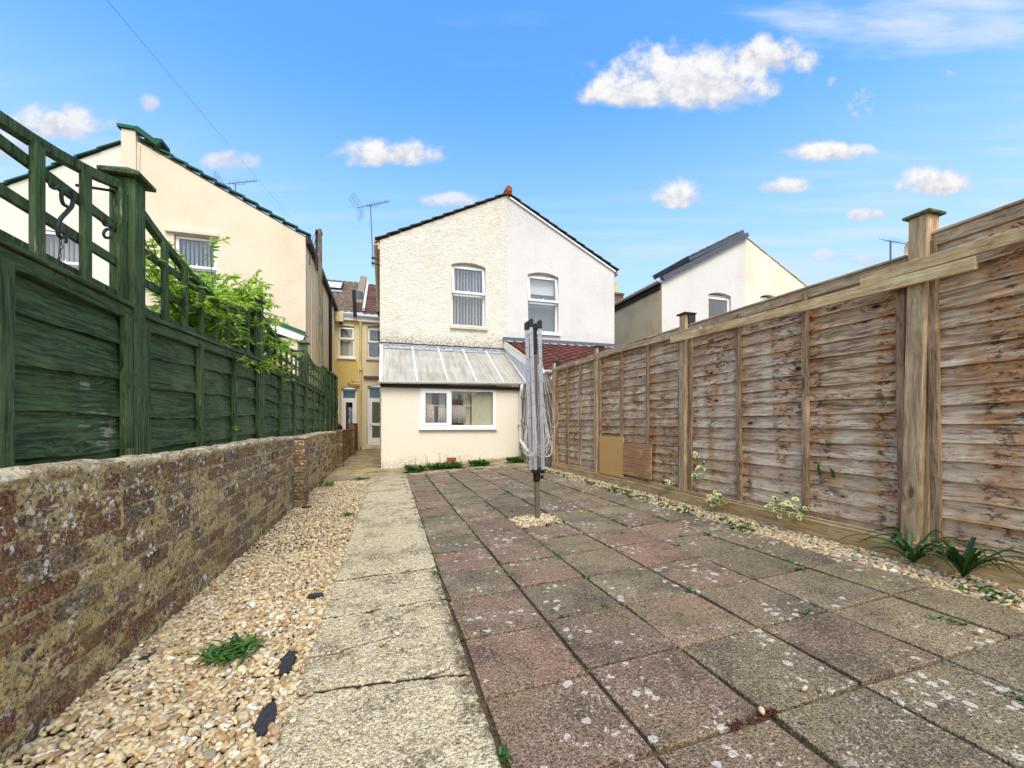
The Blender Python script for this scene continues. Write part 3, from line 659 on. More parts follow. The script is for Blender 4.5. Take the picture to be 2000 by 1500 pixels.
Pr = scatter(lambda y: 2.365 if y < 1.7 else 2.35, lambda y: 2.625, .2, 7.2, .0235, 4, lambda x, y: GZn(x)-.004+.014*(fbm(x*5, y*5, 44)-.5), 2)
sz = rs.uniform(.020, .038, len(Pr)); pebbles('gravel', Pr, sz, 'narrow gravel margin between patio slabs and timber fence', Pr[:, 1] < 2.4)
Ph = scatter(lambda y: 1.01, lambda y: 1.36, 3.07, 3.42, .022, 5, lambda x, y: GZn(x)+.002+.012*(1-np.hypot(x-1.18, y-3.24)/.2), 2)
pebbles('gravel', Ph, rs.uniform(.022, .036, len(Ph)), 'small square of gravel round the foot of the rotary airer', np.ones(len(Ph), bool))
Pl = np.array([(.0,1.66),(.02,1.68),(.035,1.70),(.05,1.715),(-.01,1.65),(.16,1.405),(.185,1.41),(.205,1.415),(.14,1.40),(.21,1.95),(.23,1.93),(-.24,1.40),(-.22,1.43),(.98,.893),(1.17,.92),(1.21,.90),(1.5,.55),(1.45,.57),(.62,.72),(2.0,.93)])
Pl = np.concatenate([Pl, GZn(Pl[:, :1])+.026], 1)
pebbles('gravel', Pl, rs.uniform(.014, .024, len(Pl)), 'a few stray gravel stones lying on the path and slab joints', np.ones(len(Pl), bool))
struct(grid_sheet('gravel_bed', np.linspace(-.95, -.16, 30), np.linspace(-1, 7.14, 120), lambda X, Y: GZn(X)-.022+.01*fbm(X*9, Y*9, 51), M_soil))
for (x, y, rx, ry), lb in zip(SL, ['dark slate piece in gravel by the path edge, the farther of the two big ones','dark slate piece in gravel by the path edge, nearest the bottom of the photo','small dark slate piece in gravel close to the brick wall','dark slate scrap in gravel just beyond the near weed','dark slate scrap in gravel by the brick wall pier']):
    b = MB(); n = 9; z = GZ(x)+.010; rr = [random.uniform(.75, 1.05) for _ in range(n)]
    ring = [(x+rx*1.05*rr[i]*math.cos(i*6.283/n), y+ry*1.05*rr[i]*math.sin(i*6.283/n)) for i in range(n)]
    b.add([(p[0], p[1], z-.012) for p in ring]+[(p[0], p[1], z+.004*math.sin(i*2)) for i, p in enumerate(ring)], [tuple(range(n, 2*n))]+[(i, (i+1) % n, n+(i+1) % n, n+i) for i in range(n)])
    tag(b.build('slate_piece', M_slatep, bevel=.003), lb, 'slate', 'slate pieces in the gravel')
# brick crumbs
for x, y, lb in ((-.79,1.02,'broken red brick lump at the foot of the wall'),(-.60,1.04,'small rounded red brick lump among the gravel')):
    V, Fc = ICO2; k = np.random.randn(3, 3); V2 = V*(1+.25*np.sin(V@k[0]*2)+.15*np.sin(V@k[1]*4))[:, None]*np.array([.021,.017,.014])+np.array([x, y, GZ(x)+.026])
    tag(npmesh('brick_lump', V2, Fc, M_terr), lb, 'brick', 'brick lumps in the gravel')

# ================================================================== LOW BRICK WALL
wall = thing('brick_wall', 'low weathered brick garden wall with lichen and cement coping', 'wall', (-1.0, 3, -.9))
zb, cp, bl_, xw = -.90, .0738, .232, -.94
bb = MB(); mb = MB()
def brick_face(b, x, y0, y1, z0, z1, jx, depth=.03):
    jj = lambda s=.003: random.uniform(-s, s)
    x1 = x+jx; vs = [(x-depth, y0, z0), (x-depth, y1, z0), (x-depth, y1, z1), (x-depth, y0, z1)]
    vs += [(x1+jj(.002), y0+jj(), z0+jj()), (x1+jj(.002), y1+jj(), z0+jj()), (x1+jj(.002), y1+jj(), z1+jj()), (x1+jj(.002), y0+jj(), z1+jj())]
    b.rnd(); b.add(vs, [(4,5,6,7),(0,1,5,4),(1,2,6,5),(2,3,7,6),(3,0,4,7)])
for r_ in range(10):
    y = -1.2-(bl_/2 if r_ % 2 else 0)
    while y < 15.9:
        L = bl_ if random.random() > .08 else bl_*.5
        z0 = zb+r_*cp+.006*math.sin(y*1.3+r_)*(y < 5)
        if y > -.6 or True: brick_face(bb, xw, y+.006, y+L-.006, z0+.006, z0+cp-.006, random.uniform(-.004, .006))
        y += L
bb.build('brick_courses', M_brick, wall, bevel=.004)
def mortx(X, Z, Y=None): return X
ymort = np.concatenate([np.arange(-1.2, .5, .05), np.arange(.5, 4, .010), np.arange(4, 15.9, .04)]); zm = np.linspace(zb-.03, -.155, 72)
Ym, Zm = np.meshgrid(ymort, zm); Xm = xw-.001+.014*(fbm(Ym*14, Zm*22, 61)-.5)+.010*(fbm(Ym*45, Zm*60, 62)-.5)+.006*(fbm(Ym*2.5, Zm*3, 66)-.4)
V = np.stack([Xm, Ym, Zm], -1).reshape(-1, 3); i = np.arange(Xm.size).reshape(Xm.shape)
Fc = np.stack([i[:-1,:-1], i[:-1,1:], i[1:,1:], i[1:,:-1]], -1).reshape(-1, 4)
npmesh('mortar', V, Fc, M_mortar, wall)
b = MB(); b.box((xw-.115, -1.2, zb-.05), (xw-.03, 15.9, -.16)); b.build('wall_core', M_mortar, wall)
# coping
yc = np.concatenate([np.arange(-1.2, 4, .012), np.arange(4, 9.3, .03)]); prof = [(-.006,-.040),(.006,-.026),(.008,-.010),(.000,.001),(-.03,.006),(-.06,.007),(-.09,.005),(-.112,.0),(-.122,-.012),(-.122,-.045)]
V = []; 
for y in yc:
    for q, (dx, dz) in enumerate(prof):
        n = fbm(np.array(y*9.), np.array(q*.9), 71); n2 = fbm(np.array(y*30.), np.array(q*1.7), 72)
        V.append((xw+dx+.022*(n-.5)+.014*(n2-.5), y, -.130+dz+.030*(n-.5)+.020*(n2-.5)+.008*math.sin(y*1.9)))
npf = len(prof); i = np.arange(len(V)).reshape(len(yc), npf); Fc = np.stack([i[:-1,:-1], i[1:,:-1], i[1:,1:], i[:-1,1:]], -1).reshape(-1, 4)
npmesh('coping', np.array(V), Fc, M_cope, wall)
b = MB(); b.box((xw-.12, 9.3, -.158), (xw+.004, 15.9, -.118)); b.build('coping', M_brick, wall, bevel=.01)
for py, extra in ((5.2, 0.), (9.6, .03), (13.4, .10)):
    b = MB(); b2 = MB()
    for r_ in range(10+(1 if extra > .05 else 0)):
        z0 = zb+r_*cp; w2 = .115; xo = xw+.11
        jx = random.uniform(-.006, .006); b.rnd()
        b.box((xw-.02, py-w2+random.uniform(-.005, .005), z0+.006), (xo+jx, py+w2+random.uniform(-.004, .004), z0+cp-.006))
    b.build('pier', M_brick, wall, bevel=.006)
    b2.box((xw-.02, py-.105, zb-.03), (xw+.098, py+.105, -.16)); b2.build('pier_mortar', M_mortar, wall)
    b3 = MB(); b3.box((xw+.006, py-.12, -.158), (xw+.118, py+.12, -.125+extra)); b3.build('pier_cap', M_cope if py < 6 else M_brick, wall, bevel=.012)
# taller brick wall end by the back door
w2 = thing('brick_wall', 'short taller stretch of red brick wall beside the back doors', 'wall', (-.98, 15.2, -.9))
b = MB()
for r_ in range(13):
    y = 14.2-(.11 if r_ % 2 else 0)
    while y < 15.9: b.rnd(); b.box((-1.06, max(14.2, y)+.005, zb+r_*cp+.006), (-.90+random.uniform(-.003, .003), min(15.95, y+bl_)-.005, zb+(r_+1)*cp-.004)); y += bl_
b.build('brick_courses', M_brick, w2); b = MB(); b.box((-1.055, 14.21, zb-.03), (-.908, 15.94, zb+13*cp-.01)); b.build('mortar', M_mortar, w2)
# black bin bag slumped on the wall
V, Fc = ICO2; k = np.random.randn(3, 3); V2 = V*(1+.15*np.sin(V@k[0]*3)+.1*np.sin(V@k[1]*6))[:, None]*np.array([.22,.5,.16])+np.array([-1.25, 11.6, -.08])
tag(npmesh('rubbish_sack', V2, Fc, M_black), 'black covered heap showing above the low wall by the back door', 'sack')

# ================================================================== GREEN FENCE (left)
gf = thing('trellis_fence', 'dark green stained lap panel fence topped with dipped trellis', 'fence', (-1.1, 4, -.9))
GP = [.3, 2.3, 4.28, 6.6, 8.7, 10.7]
CAPZ = [(.552,.527),(.508,.584),(.575,.61),(.61,.60)]; TRB = [.915,.895,.93,1.0]
def lap_panel(name, x, s, y0, y1, z0, z1t, n, m, parent, prot=.018, wave=.006, thick=.007):
    """overlapping wavy edged boards; s = +1 faces +x. z1t(y) gives the top"""
    b = MB(); ns = 22
    for i in range(n):
        b.rnd(); ys = [y0+(y1-y0)*q/ns for q in range(ns+1)]; sd_ = random.random()*100; bow = random.uniform(.0, .012)
        vs = []
        for y in ys:
            top = z1t(y); h = (top-z0)/n; zl = z0+h*i; zh = zl+h+.022 if i < n-1 else top
            wv = wave*(2*float(fbm(np.array(y*3.+sd_), np.array(sd_), 81))-1)+wave*.6*(2*float(fbm(np.array(y*11.+sd_), np.array(sd_), 82))-1)
            if i == 0: wv *= .3
            out = prot+bow*math.sin((y-y0)/(y1-y0)*math.pi*2+sd_)*.5
            zmid = zl+h*.5
            vs += [(x+s*(out-thick), y, zl+wv), (x+s*out, y, zl+wv), (x+s*(out*.62+.001), y, zmid), (x+s*.002, y, zh), (x+s*(.002-thick), y, zh)]
        fs = []
        for q in range(ns):
            for e in range(4):
                a_, b_ = q*5+e, q*5+e+1; f = (a_, a_+5, b_+5, b_); fs.append(f if s > 0 else f[::-1])
        b.add(vs, fs)
    return b.build(name, m, parent)
X0 = -1.10
for k in range(5):
    ya, yb = GP[k]+.045, GP[k+1]-.045
    if k < 4: za, zb_ = CAPZ[k]; zt = lambda y, a=za, c=zb_, p=ya, q=yb: a+(c-a)*(y-p)/(q-p)-.035
    else: zt = lambda y, p=ya, q=yb: 1.08+.06*(y-p)/(q-p)
    pn = lap_panel('panel', X0, 1, ya, yb, -.86, zt, 9 if k < 4 else 13, M_greeny, gf, prot=.022, wave=.016)
    for q in range(4):
        yy = ya+.028+(yb-ya-.056)*q/3; b = MB(); b.box((X0+.020, yy-.026, -.86), (X0+.046, yy+.026, zt(yy)-.012)); b.build('batten', M_greenz, pn, bevel=.003)
    b = MB(); b.beam((X0+.008, ya, zt(ya)-.005), (X0+.008, yb, zt(yb)-.005), .060, .05); b.build('top_rail', M_greeny, pn, bevel=.003)
    if k < 4:
        b = MB(); b.beam((X0+.008, ya, zt(ya)+.032), (X0+.008, yb, zt(yb)+.032), .085, .018); b.build('cap_rail', M_greeny, pn, bevel=.003)
        T = MB(); lo = lambda y: zt(y)+.05; tz = lambda y, p=ya, q=yb, B=TRB[k]: B+.150*(2*(y-p)/(q-p)-1)**2
        T.rnd(); T.beam((X0-.005, ya, lo(ya)+.018), (X0-.005, yb, lo(yb)+.018), .018, .036)
        for r_ in (.34, .70):
            T.rnd(); za_ = lo(ya)+.02+(TRB[k]+.04-lo(ya))*r_; zc_ = lo(yb)+.02+(TRB[k]+.04-lo(yb))*r_; T.beam((X0-.005, ya, za_), (X0-.005, yb, zc_), .018, .036)
        T.rnd(); m_ = 16
        for q in range(m_):
            p_, q_ = ya+(yb-ya)*q/m_, ya+(yb-ya)*(q+1)/m_; T.beam((X0-.004, p_-.003, tz(p_)-.018), (X0-.004, q_+.003, tz(q_)-.018), .034, .036)
        ns = 8
        for q in range(ns+1):
            yy = ya+.024+(yb-ya-.048)*q/ns; T.rnd(); T.box((X0+.0055, yy-.021, lo(yy)-.03), (X0+.0255, yy+.021, tz(yy)-.036))
        T.build('trellis', M_greenz, gf, bevel=.002)
PT = [1.10, 1.12, 1.13, 1.19, 1.11, 1.15]
for k, y in enumerate(GP):
    b = MB(); b.box((X0-.045, y-.043, -.95), (X0+.05, y+.043, PT[k]-.03)); po = b.build('post', M_greenz, gf, bevel=.004)
    b = MB()
    if k in (0, 1, 3):
        cx, r_ = X0+.003, .075; z0 = PT[k]-.03
        b.add([(cx-r_, y-r_, z0), (cx+r_, y-r_, z0), (cx+r_, y+r_, z0), (cx-r_, y+r_, z0), (cx-r_, y-r_, z0+.018), (cx+r_, y-r_, z0+.018), (cx+r_, y+r_, z0+.018), (cx-r_, y+r_, z0+.018), (cx, y, z0+.065)],
              [(3,2,1,0),(0,1,5,4),(1,2,6,5),(2,3,7,6),(3,0,4,7),(4,5,8),(5,6,8),(6,7,8),(7,4,8)])
    else: b.box((X0-.06, y-.055, PT[k]-.03), (X0+.062, y+.055, PT[k]-.012))
    b.build('post_cap', M_greenz, po, bevel=.003)
    if k == 1:
        b = MB(); b.box((X0+.047, y-.14, -.25), (X0+.060, y-.05, -.20)); b.box((X0+.050, y-.12, -.30), (X0+.064, y-.07, -.10)); b.build('post_bracket', M_greenz, po, bevel=.002)

# wrought iron scroll brackets hanging on the trellis
def wpt(px, py, x=None, y=None):
    u = (px-1000)/F; v = (830-py)/F; kx = u*CT+ST; ky = CT-u*ST; Z = x/kx if x is not None else y/ky
    return Vector((Z*kx, Z*ky, Z*v))
def smoothpts(pts, n=6):
    out = []; P = [pts[0]]+list(pts)+[pts[-1]]
    for i in range(1, len(P)-2):
        for t in range(n):
            t_ = t/n; a, b_, c, d = P[i-1], P[i], P[i+1], P[i+2]
            out.append(.5*((2*b_)+(-a+c)*t_+(2*a-5*b_+4*c-d)*t_*t_+(-a+3*b_-3*c+d)*t_**3))
    out.append(P[-2]); return out
def z1(l): return [wpt(a/2.857, 200+b_/2.857, x=-1.062) for a, b_ in l]
hk = MB(); hk.tube(smoothpts(z1([(345,495),(343,530),(352,565),(372,580)])), .006, 7); hk.tube(smoothpts(z1([(345,495),(385,488),(405,530),(402,575),(372,612),(338,650),(322,700),(330,745),(360,752),(388,735)])), .0065, 7)
hk.tube(smoothpts(z1([(280,440),(282,468),(305,480),(330,468)])), .005, 6); hk.tube(smoothpts(z1([(362,752),(372,770),(366,782)])), .004, 6)
hook = thing('plant_hook', 'curly wrought iron scroll hook hanging on the green trellis', 'hook', z1([(345,495)])[0])
hk.build('scroll', M_iron, hook, smooth=True)
hk = MB(); p_ = z1([(338,752)])[0]
for q in range(7):
    c = p_+Vector((0, -.004*(q % 2)+.004*math.sin(q), -.016*q)); hk.tube([c+Vector((.0 if q % 2 else .004*math.cos(t), .004*math.cos(t) if q % 2 else 0, .009*math.sin(t))) for t in [i_*math.pi/4 for i_ in range(9)]], .0015, 4)
for dx in (-.03, .03): hk.tube([p_+Vector((0, 0, -.10)), p_+Vector((0, dx, -.14))], .002, 4)
hk.build('chain', M_iron, hook)
for l in ([(570,655),(580,680),(600,688),(628,680)], [(628,712),(598,708),(578,730),(590,755),(626,752)]):
    hk = MB(); hk.tube(smoothpts(z1(l)), .0055, 6)
    tag(hk.build('plant_hook', M_iron, smooth=True), 'small iron scroll hook beside the tall green post, the %s of the two' % ('upper' if l[0][1] == 655 else 'lower'), 'hook')
hk = MB(); hk.tube([wpt(150, 362, x=-1.13), wpt(222, 373, x=-1.13)], .006, 6)
tag(hk.build('bracket_rod', M_iron), 'thin dark iron rod reaching to the green post behind the trellis', 'rod')

# ================================================================== TIMBER FENCE (right)
rf = thing('lap_fence', 'weathered brown waney lap panel fence with timber posts', 'fence', (2.7, 3, -.72))
FX = 2.72; RP = [-.29, 1.49, 3.27, 4.95, 6.38]
RT = [(.990,.980),(.914,.902),(.936,.920),(.932,.925)]   # (far, near) overridden below
for k in range(4):
    ya, yb = RP[k]+.05, RP[k+1]-.05
    a, c = {0:(.996,.978),1:(.903,.916),2:(.919,.936),3:(.925,.930)}[k]
    zt = lambda y, a=a, c=c, p=ya, q=yb: a+(c-a)*(y-p)/(q-p)
    pn = lap_panel('panel', FX, -1, ya, yb, -.66, lambda y: zt(y)-.02, 17, M_plank, rf, prot=.024, wave=.007)
    nb = 4
    for q in range(nb):
        yy = ya+.02+(yb-ya-.04)*q/(nb-1); ln = random.uniform(-.012, .012); b = MB(); b.rnd()
        b.add([(FX-.048, yy-.019+s, z) for z, s in ((-.66, -ln), (zt(yy)-.035, ln))]+[(FX-.048, yy+.019+s, z) for z, s in ((-.66, -ln), (zt(yy)-.035, ln))]+
              [(FX-.014, yy-.019+s, z) for z, s in ((-.66, -ln), (zt(yy)-.035, ln))]+[(FX-.014, yy+.019+s, z) for z, s in ((-.66, -ln), (zt(yy)-.035, ln))],
              [(0,1,3,2),(4,6,7,5),(0,4,5,1),(2,3,7,6),(1,5,7,3),(0,2,6,4)])
        b.build('batten', M_batten, pn, bevel=.003)
    b = MB(); b.rnd(); b.beam((FX-.022, ya, zt(ya)-.035), (FX-.022, yb, zt(yb)-.035), .026, .06); b.build('top_rail', M_oldstrip, pn, bevel=.003)
    b = MB(); b.rnd(); b.beam((FX-.010, ya, zt(ya)+.004), (FX-.010, yb, zt(yb)+.004), .065, .014); b.build('cap_rail', M_oldstrip, pn, bevel=.003)
    b = MB(); b.rnd(); b.box((FX-.022, ya, -.70), (FX-.004, yb, -.645)); b.build('bottom_rail', M_batten, pn)
PTOP = [1.1, 1.095, 1.035, 1.03, 1.04]
for k, y in enumerate(RP):
    ln = .045 if k == 1 else .012; b = MB(); b.rnd(); x0, x1, hw = FX-.075, FX+.02, .040 if k else .04; zt_ = PTOP[k]-.015
    b.add([(x0,y-hw+ln/2,-.85),(x1,y-hw+ln/2,-.85),(x1,y+hw+ln/2,-.85),(x0,y+hw+ln/2,-.85),(x0,y-hw-ln/2,zt_),(x1,y-hw-ln/2,zt_),(x1,y+hw-ln/2,zt_),(x0,y+hw-ln/2,zt_)],
          [(0,3,2,1),(4,5,6,7),(0,1,5,4),(1,2,6,5),(2,3,7,6),(3,0,4,7)])
    po = b.build('post', M_post, rf, bevel=.004)
    b = MB(); b.box((x0-.02, y-hw-ln/2-.02, zt_), (x1+.02, y+hw-ln/2+.02, zt_+.016)); b.build('post_cap', M_mosscap if k < 2 else M_darkm, po, bevel=.005)
    if k > 1: b = MB(); b.box((x0+.03, y-hw-ln/2-.012, zt_-.09), (x1+.012, y+hw-ln/2+.012, zt_)); b.build('cap_sleeve', M_darkm, po, bevel=.004)
SX = 2.632
for (ya, za, yb, zb2, h, m_, x) in ((-.2,.815,1.73,.826,.062,M_newstrip,SX),(1.234,.770,3.407,.830,.062,M_newstrip,SX-.002),(3.01,.838,5.11,.905,.055,M_oldstrip,SX),(4.6,.87,6.38,.90,.045,M_oldstrip,SX+.004)):
    if x == SX-.002: za, zb2 = .752, .815
    b = MB(); b.rnd(); b.beam((x, ya, za), (x, yb, zb2), .022, h); b.build('nailed_strip', m_, rf, bevel=.003)
for ya, yb, zt_ in ((-.4,2.84,-.612),(2.855,4.55,-.632),(4.565,6.40,-.628)):
    b = MB(); b.rnd(); b.box((2.628, ya, -.78), (2.652, yb, zt_)); b.build('gravel_board', M_gravelboard, rf, bevel=.003)
for ya, yb in ((-.25,1.45),(1.53,3.23),(3.31,4.91),(4.99,6.34)):
    b = MB(); b.rnd(); b.box((2.662, ya, -.78), (2.690, yb, -.60)); b.build('kick_board', M_gravelboard, rf, bevel=.003)
# leaning offcuts
b = MB(); b.box((2.645, 4.27, -.615), (2.6585, 4.83, -.14)); tag(b.build('chipboard_sheet', M_chip, bevel=.001), 'tan chipboard offcut patched onto the fence panel, the taller one', 'board')
b = MB(); b.box((2.640, 3.74, -.565), (2.657, 4.258, -.205)); pl = tag(b.build('plywood_sheet', M_ply, bevel=.001), 'square plywood offcut patched onto the fence beside the chipboard', 'board')
# upright close board fence between the lap fence and the extension
cf = thing('closeboard_fence', 'grey weathered vertical board fence beside the drainpipe', 'fence', (2.78, 7.4, -.7))
y = 6.46; b = MB()
while y < 8.9: b.rnd(); b.box((2.80+random.uniform(-.004, .004), y, -.80), (2.815, y+.085, .80+random.uniform(-.02, .02))); y += .098
b.build('boards', M_closeb, cf)
b = MB(); b.box((2.83, 6.46, -.8), (2.84, 8.9, .7)); b.build('backing_boards', M_closeb, cf)
for z in (-.48, .05, .55): b = MB(); b.rnd(); b.box((2.755, 6.42, z), (2.797, 8.9, z+.07)); b.build('rail', M_closeb, cf, bevel=.004)
# ================================================================== HOUSE HELPERS
def fbox(b, x0, x1, z0, z1, y0, y1): b.box((x0, y0, z0), (x1, y1, z1))
def frame_ring(b, x0, x1, z0, z1, w, y0, y1, wb=None):
    wb = wb or w
    fbox(b, x0, x0+w, z0, z1, y0, y1); fbox(b, x1-w, x1, z0, z1, y0, y1); fbox(b, x0+w, x1-w, z1-w, z1, y0, y1); fbox(b, x0+w, x1-w, z0, z0+wb, y0, y1)
def sash_window(par, x0, x1, z0, z1, y, arch=0, tilt=0., split=.53, blinds='v', glass=None, sill=True, rec=.11, blind_rng=(0., 1.), sillm=None, hd=0.):
    """two-light window set back rec behind the wall face at y; top light tilts out"""
    yf = y+rec; w = parent = bpy.data.objects.new('window', None); C.collection.objects.link(w); w.parent = par; w.location = Vector((x0, y, z0))-root_off(par); w.empty_display_size = .1
    glass = glass or M_glass; fw = .045
    b = MB(); zs = z0+(z1-z0)*split
    frame_ring(b, x0, x1, z0, z1, fw, yf, yf+.06); fbox(b, x0+fw, x1-fw, zs-.035, zs+.012, yf, yf+.06)
    if arch: fbox(b, x0, x1, z1+.001, z1+arch+.02, yf+.02, yf+.06)
    b.build('frame', M_upvc, w, bevel=.004)
    # lower light
    b = MB(); b.box((x0+fw, yf+.03, z0+fw), (x1-fw, yf+.036, zs-.035)); b.build('pane', glass, w)
    # upper opening sash hinged at its top
    sx0, sx1, sz0, sz1 = x0+.012, x1-.012, zs-.004, z1-.012
    b = MB(); frame_ring(b, sx0, sx1, sz0, sz1, .055, -.035, .012)
    b2 = MB(); b2.box((sx0+.055, -.008, sz0+.055), (sx1-.055, -.002, sz1-.055))
    def rot(mb_):
        mb_.v = [(v[0], yf+(v[1])*math.cos(tilt)-(sz1-v[2])*math.sin(tilt), sz1-(sz1-v[2])*math.cos(tilt)-v[1]*math.sin(tilt)) for v in mb_.v]
    rot(b); rot(b2); s_ = b.build('opening_sash', M_upvc, w, bevel=.004); b2.build('pane', glass, s_)
    b = MB(); xm = (x0+x1)/2; b.box((xm-.006, yf-.03-(sz1-sz0)*math.sin(tilt), sz0+.06), (xm+.006, yf-.01-(sz1-sz0)*math.sin(tilt), sz0+.10)); b.build('handle', M_upvc, s_)
    if blinds == 'v':
        b = MB(); n = max(4, int((x1-x0)/.080)); 
        for q in range(n+1):
            if not blind_rng[0] <= q/n <= blind_rng[1]: continue
            xx = x0+.03+(x1-x0-.06)*q/n; an = R(75 if x0 < 0 else 112)+random.uniform(-.12, .12); dx, dy = .034*math.cos(an), .034*math.sin(an)
            b.add([(xx-dx, yf+.085-dy, z0+.03), (xx+dx, yf+.085+dy, z0+.03), (xx+dx, yf+.085+dy, z1-.02), (xx-dx, yf+.085-dy, z1-.02)], [(0,1,2,3)])
        b.build('vertical_blind', M_blind, w)
    elif blinds == 'roller':
        b = MB(); b.box((x0+.05, yf+.09, z1-(z1-z0)*.30), (x1-.05, yf+.095, z1-.03)); b.build('roller_blind', M_blind, w)
        b = MB(); b.box((x0+.04, yf+.13, z0+.03), (x1-.04, yf+.14, z1-.03)); b.build('net_curtain', mat('grey_net', color=(88,108,124), rough=.8), w)
    elif blinds == 'net':
        b = MB(); n = 26
        for q in range(n):
            xa = x0+.03+(x1-x0-.06)*q/n; xb_ = x0+.03+(x1-x0-.06)*(q+1)/n; ya_ = yf+.10+.02*(q % 2)
            b.add([(xa, ya_, z0+.03), (xb_, yf+.10+.02*((q+1) % 2), z0+.03), (xb_, yf+.10+.02*((q+1) % 2), z1-.02), (xa, ya_, z1-.02)], [(0,1,2,3)])
        b.build('net_curtain', M_blindb, w)
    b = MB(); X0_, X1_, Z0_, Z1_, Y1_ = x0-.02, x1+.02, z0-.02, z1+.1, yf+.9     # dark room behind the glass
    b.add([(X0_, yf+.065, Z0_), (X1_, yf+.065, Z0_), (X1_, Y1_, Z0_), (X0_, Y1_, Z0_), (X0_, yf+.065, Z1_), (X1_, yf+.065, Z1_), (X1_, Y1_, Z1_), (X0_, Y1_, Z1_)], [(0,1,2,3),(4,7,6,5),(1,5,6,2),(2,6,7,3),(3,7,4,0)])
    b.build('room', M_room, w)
    if sill: b = MB(); b.box((x0-.045, y-.055, z0-.085), (x1+.05, yf+.02, z0-.012)); b.build('sill', sillm or M_sill, w, bevel=.008)
    return w
def tile_roof(name, par, P0, U, V, nu, m, course=.24, wave_n=None, amp=.022, tilew=.20, res=6):
    """profiled tiles: P0 at the eaves, U along the eaves, V up the slope"""
    P0, U, V = Vector(P0), Vector(U), Vector(V); L = V.length; Vn = V.normalized(); Ul = U.length; Un = U.normalized(); N = Un.cross(Vn).normalized()
    if N.z < 0: N = -N
    nc = max(1, round(L/course)); nt_ = max(1, round(Ul/tilew)); b = MB()
    for c in range(nc):
        for t in range(nt_):
            b.rnd(); vs = []; lift = random.uniform(-.003, .003)
            for q in range(res+1):
                s = (t+q/res)/nt_*Ul; h = amp*(math.cos(q/res*2*math.pi)*.5+.5)
                for vv, e in ((c*L/nc-.01, .020+lift), ((c+1)*L/nc+.02, .0)):
                    vs.append(P0+Un*s+Vn*vv+N*(h+e))
            for q in range(res+1): vs.append(vs[q*2]-N*.018)
            k = 2*(res+1); fs = [(q*2, q*2+2, q*2+3, q*2+1) for q in range(res)]+[(k+q, k+q+1, q*2+2, q*2) for q in range(res)]
            b.add(vs, fs)
    return b.build(name, m, par)
def verge(name, par, p, q, m, step=.28, w=.12, h=.035, y0=-.05, y1=.10):
    p, q = Vector(p), Vector(q); d = q-p; n = max(1, round(d.length/step)); b = MB(); dn = d.normalized(); up = Vector((0,0,1))
    nrm = dn.cross(Vector((0,1,0))); nrm = nrm if nrm.z > 0 else -nrm
    for i in range(n):
        a = p+d*i/n-dn*.02; c = p+d*(i+1)/n+dn*.015; b.rnd(); j = random.uniform(-.004, .004)
        lo = nrm*(h*.9+j); hi = nrm*(.002+j)
        vs = []
        for yy in (y0+random.uniform(-.006, .006), y1):
            Y = Vector((0, yy, 0)); vs += [a+lo+Y, c+hi+Y, c+hi+nrm*h*.7+Y, a+lo+nrm*h*.7+Y]
        b.add(vs, [(0,1,2,3),(7,6,5,4),(0,4,5,1),(3,2,6,7),(0,3,7,4),(1,5,6,2)])
    return b.build(name, m, par)
def slope(name, par, p, q, y0, y1, th, m):          # plain roof plane from eave p=(x,z) to ridge q=(x,z)
    b = MB(); (xa, za), (xb_, zb2) = p, q
    b.add([(xa,y0,za),(xb_,y0,zb2),(xb_,y1,zb2),(xa,y1,za),(xa,y0,za-th),(xb_,y0,zb2-th),(xb_,y1,zb2-th),(xa,y1,za-th)], [(0,1,2,3),(7,6,5,4),(0,4,5,1),(1,5,6,2),(2,6,7,3),(3,7,4,0)])
    return b.build(name, m, par)
def gutter(name, par, p, q, r=.045, m=None):
    p, q = Vector(p), Vector(q); d = (q-p).normalized(); side = d.cross(Vector((0,0,1))).normalized(); b = MB(); n = 8; vs = []
    for e in (p, q):
        for i in range(n+1): t = math.pi*i/n; vs.append(e+side*math.cos(t)*r-Vector((0,0,1))*math.sin(t)*r)
        for i in range(n+1): t = math.pi*(n-i)/n; vs.append(e+side*math.cos(t)*(r-.006)-Vector((0,0,1))*math.sin(t)*(r-.006))
    k = 2*(n+1); fs = [(i, (i+1) % k, k+(i+1) % k, k+i) for i in range(k)]+[tuple(range(k))[::-1], tuple(range(k, 2*k))]
    b.add(vs, fs); L = (q-p).length; nb = max(2, int(L/.62))
    for i in range(nb+1):
        c = p+(q-p)*i/nb; b.tube([c+side*math.cos(math.pi*j/8)*(r+.005)-Vector((0,0,1))*math.sin(math.pi*j/8)*(r+.005) for j in range(9)], .008, 5)
    return b.build(name, m or M_gutter, par)
BASE = -1.0
# ================================================================== OUR HOUSE (cream stucco half, with lean-to extension)
H = thing('terraced_house', 'cream textured stucco house half with lean-to extension and clear plastic roof', 'house', (1.4, 10, -.9))
Y = 10.0
win1 = (1.545, 2.37, 2.385, 3.84)
facade('wall', [(-.09, BASE), (2.926, BASE), (2.926, 5.70), (-.09, 4.20)], [rect(*win1, arch=.075)], (0, Y, 0), (1,0,0), (0,1,0), .28, M_cream, H)
facade('side_wall', [(Y+.28, BASE), (16.0, BASE), (16.0, 4.15), (Y+.28, 4.15)], [], (-.09, 0, 0), (0,1,0), (1,0,0), .2, M_tan, H)
sash_window(H, *win1, Y, arch=.075, tilt=R(7), blind_rng=(0, 1))
slope('roof', H, (-.22, 4.17), (2.93, 5.72), Y+.05, 19.5, .06, M_browntile)
verge('verge', H, (-.16, Y, 4.195), (2.90, Y, 5.705), M_verge)
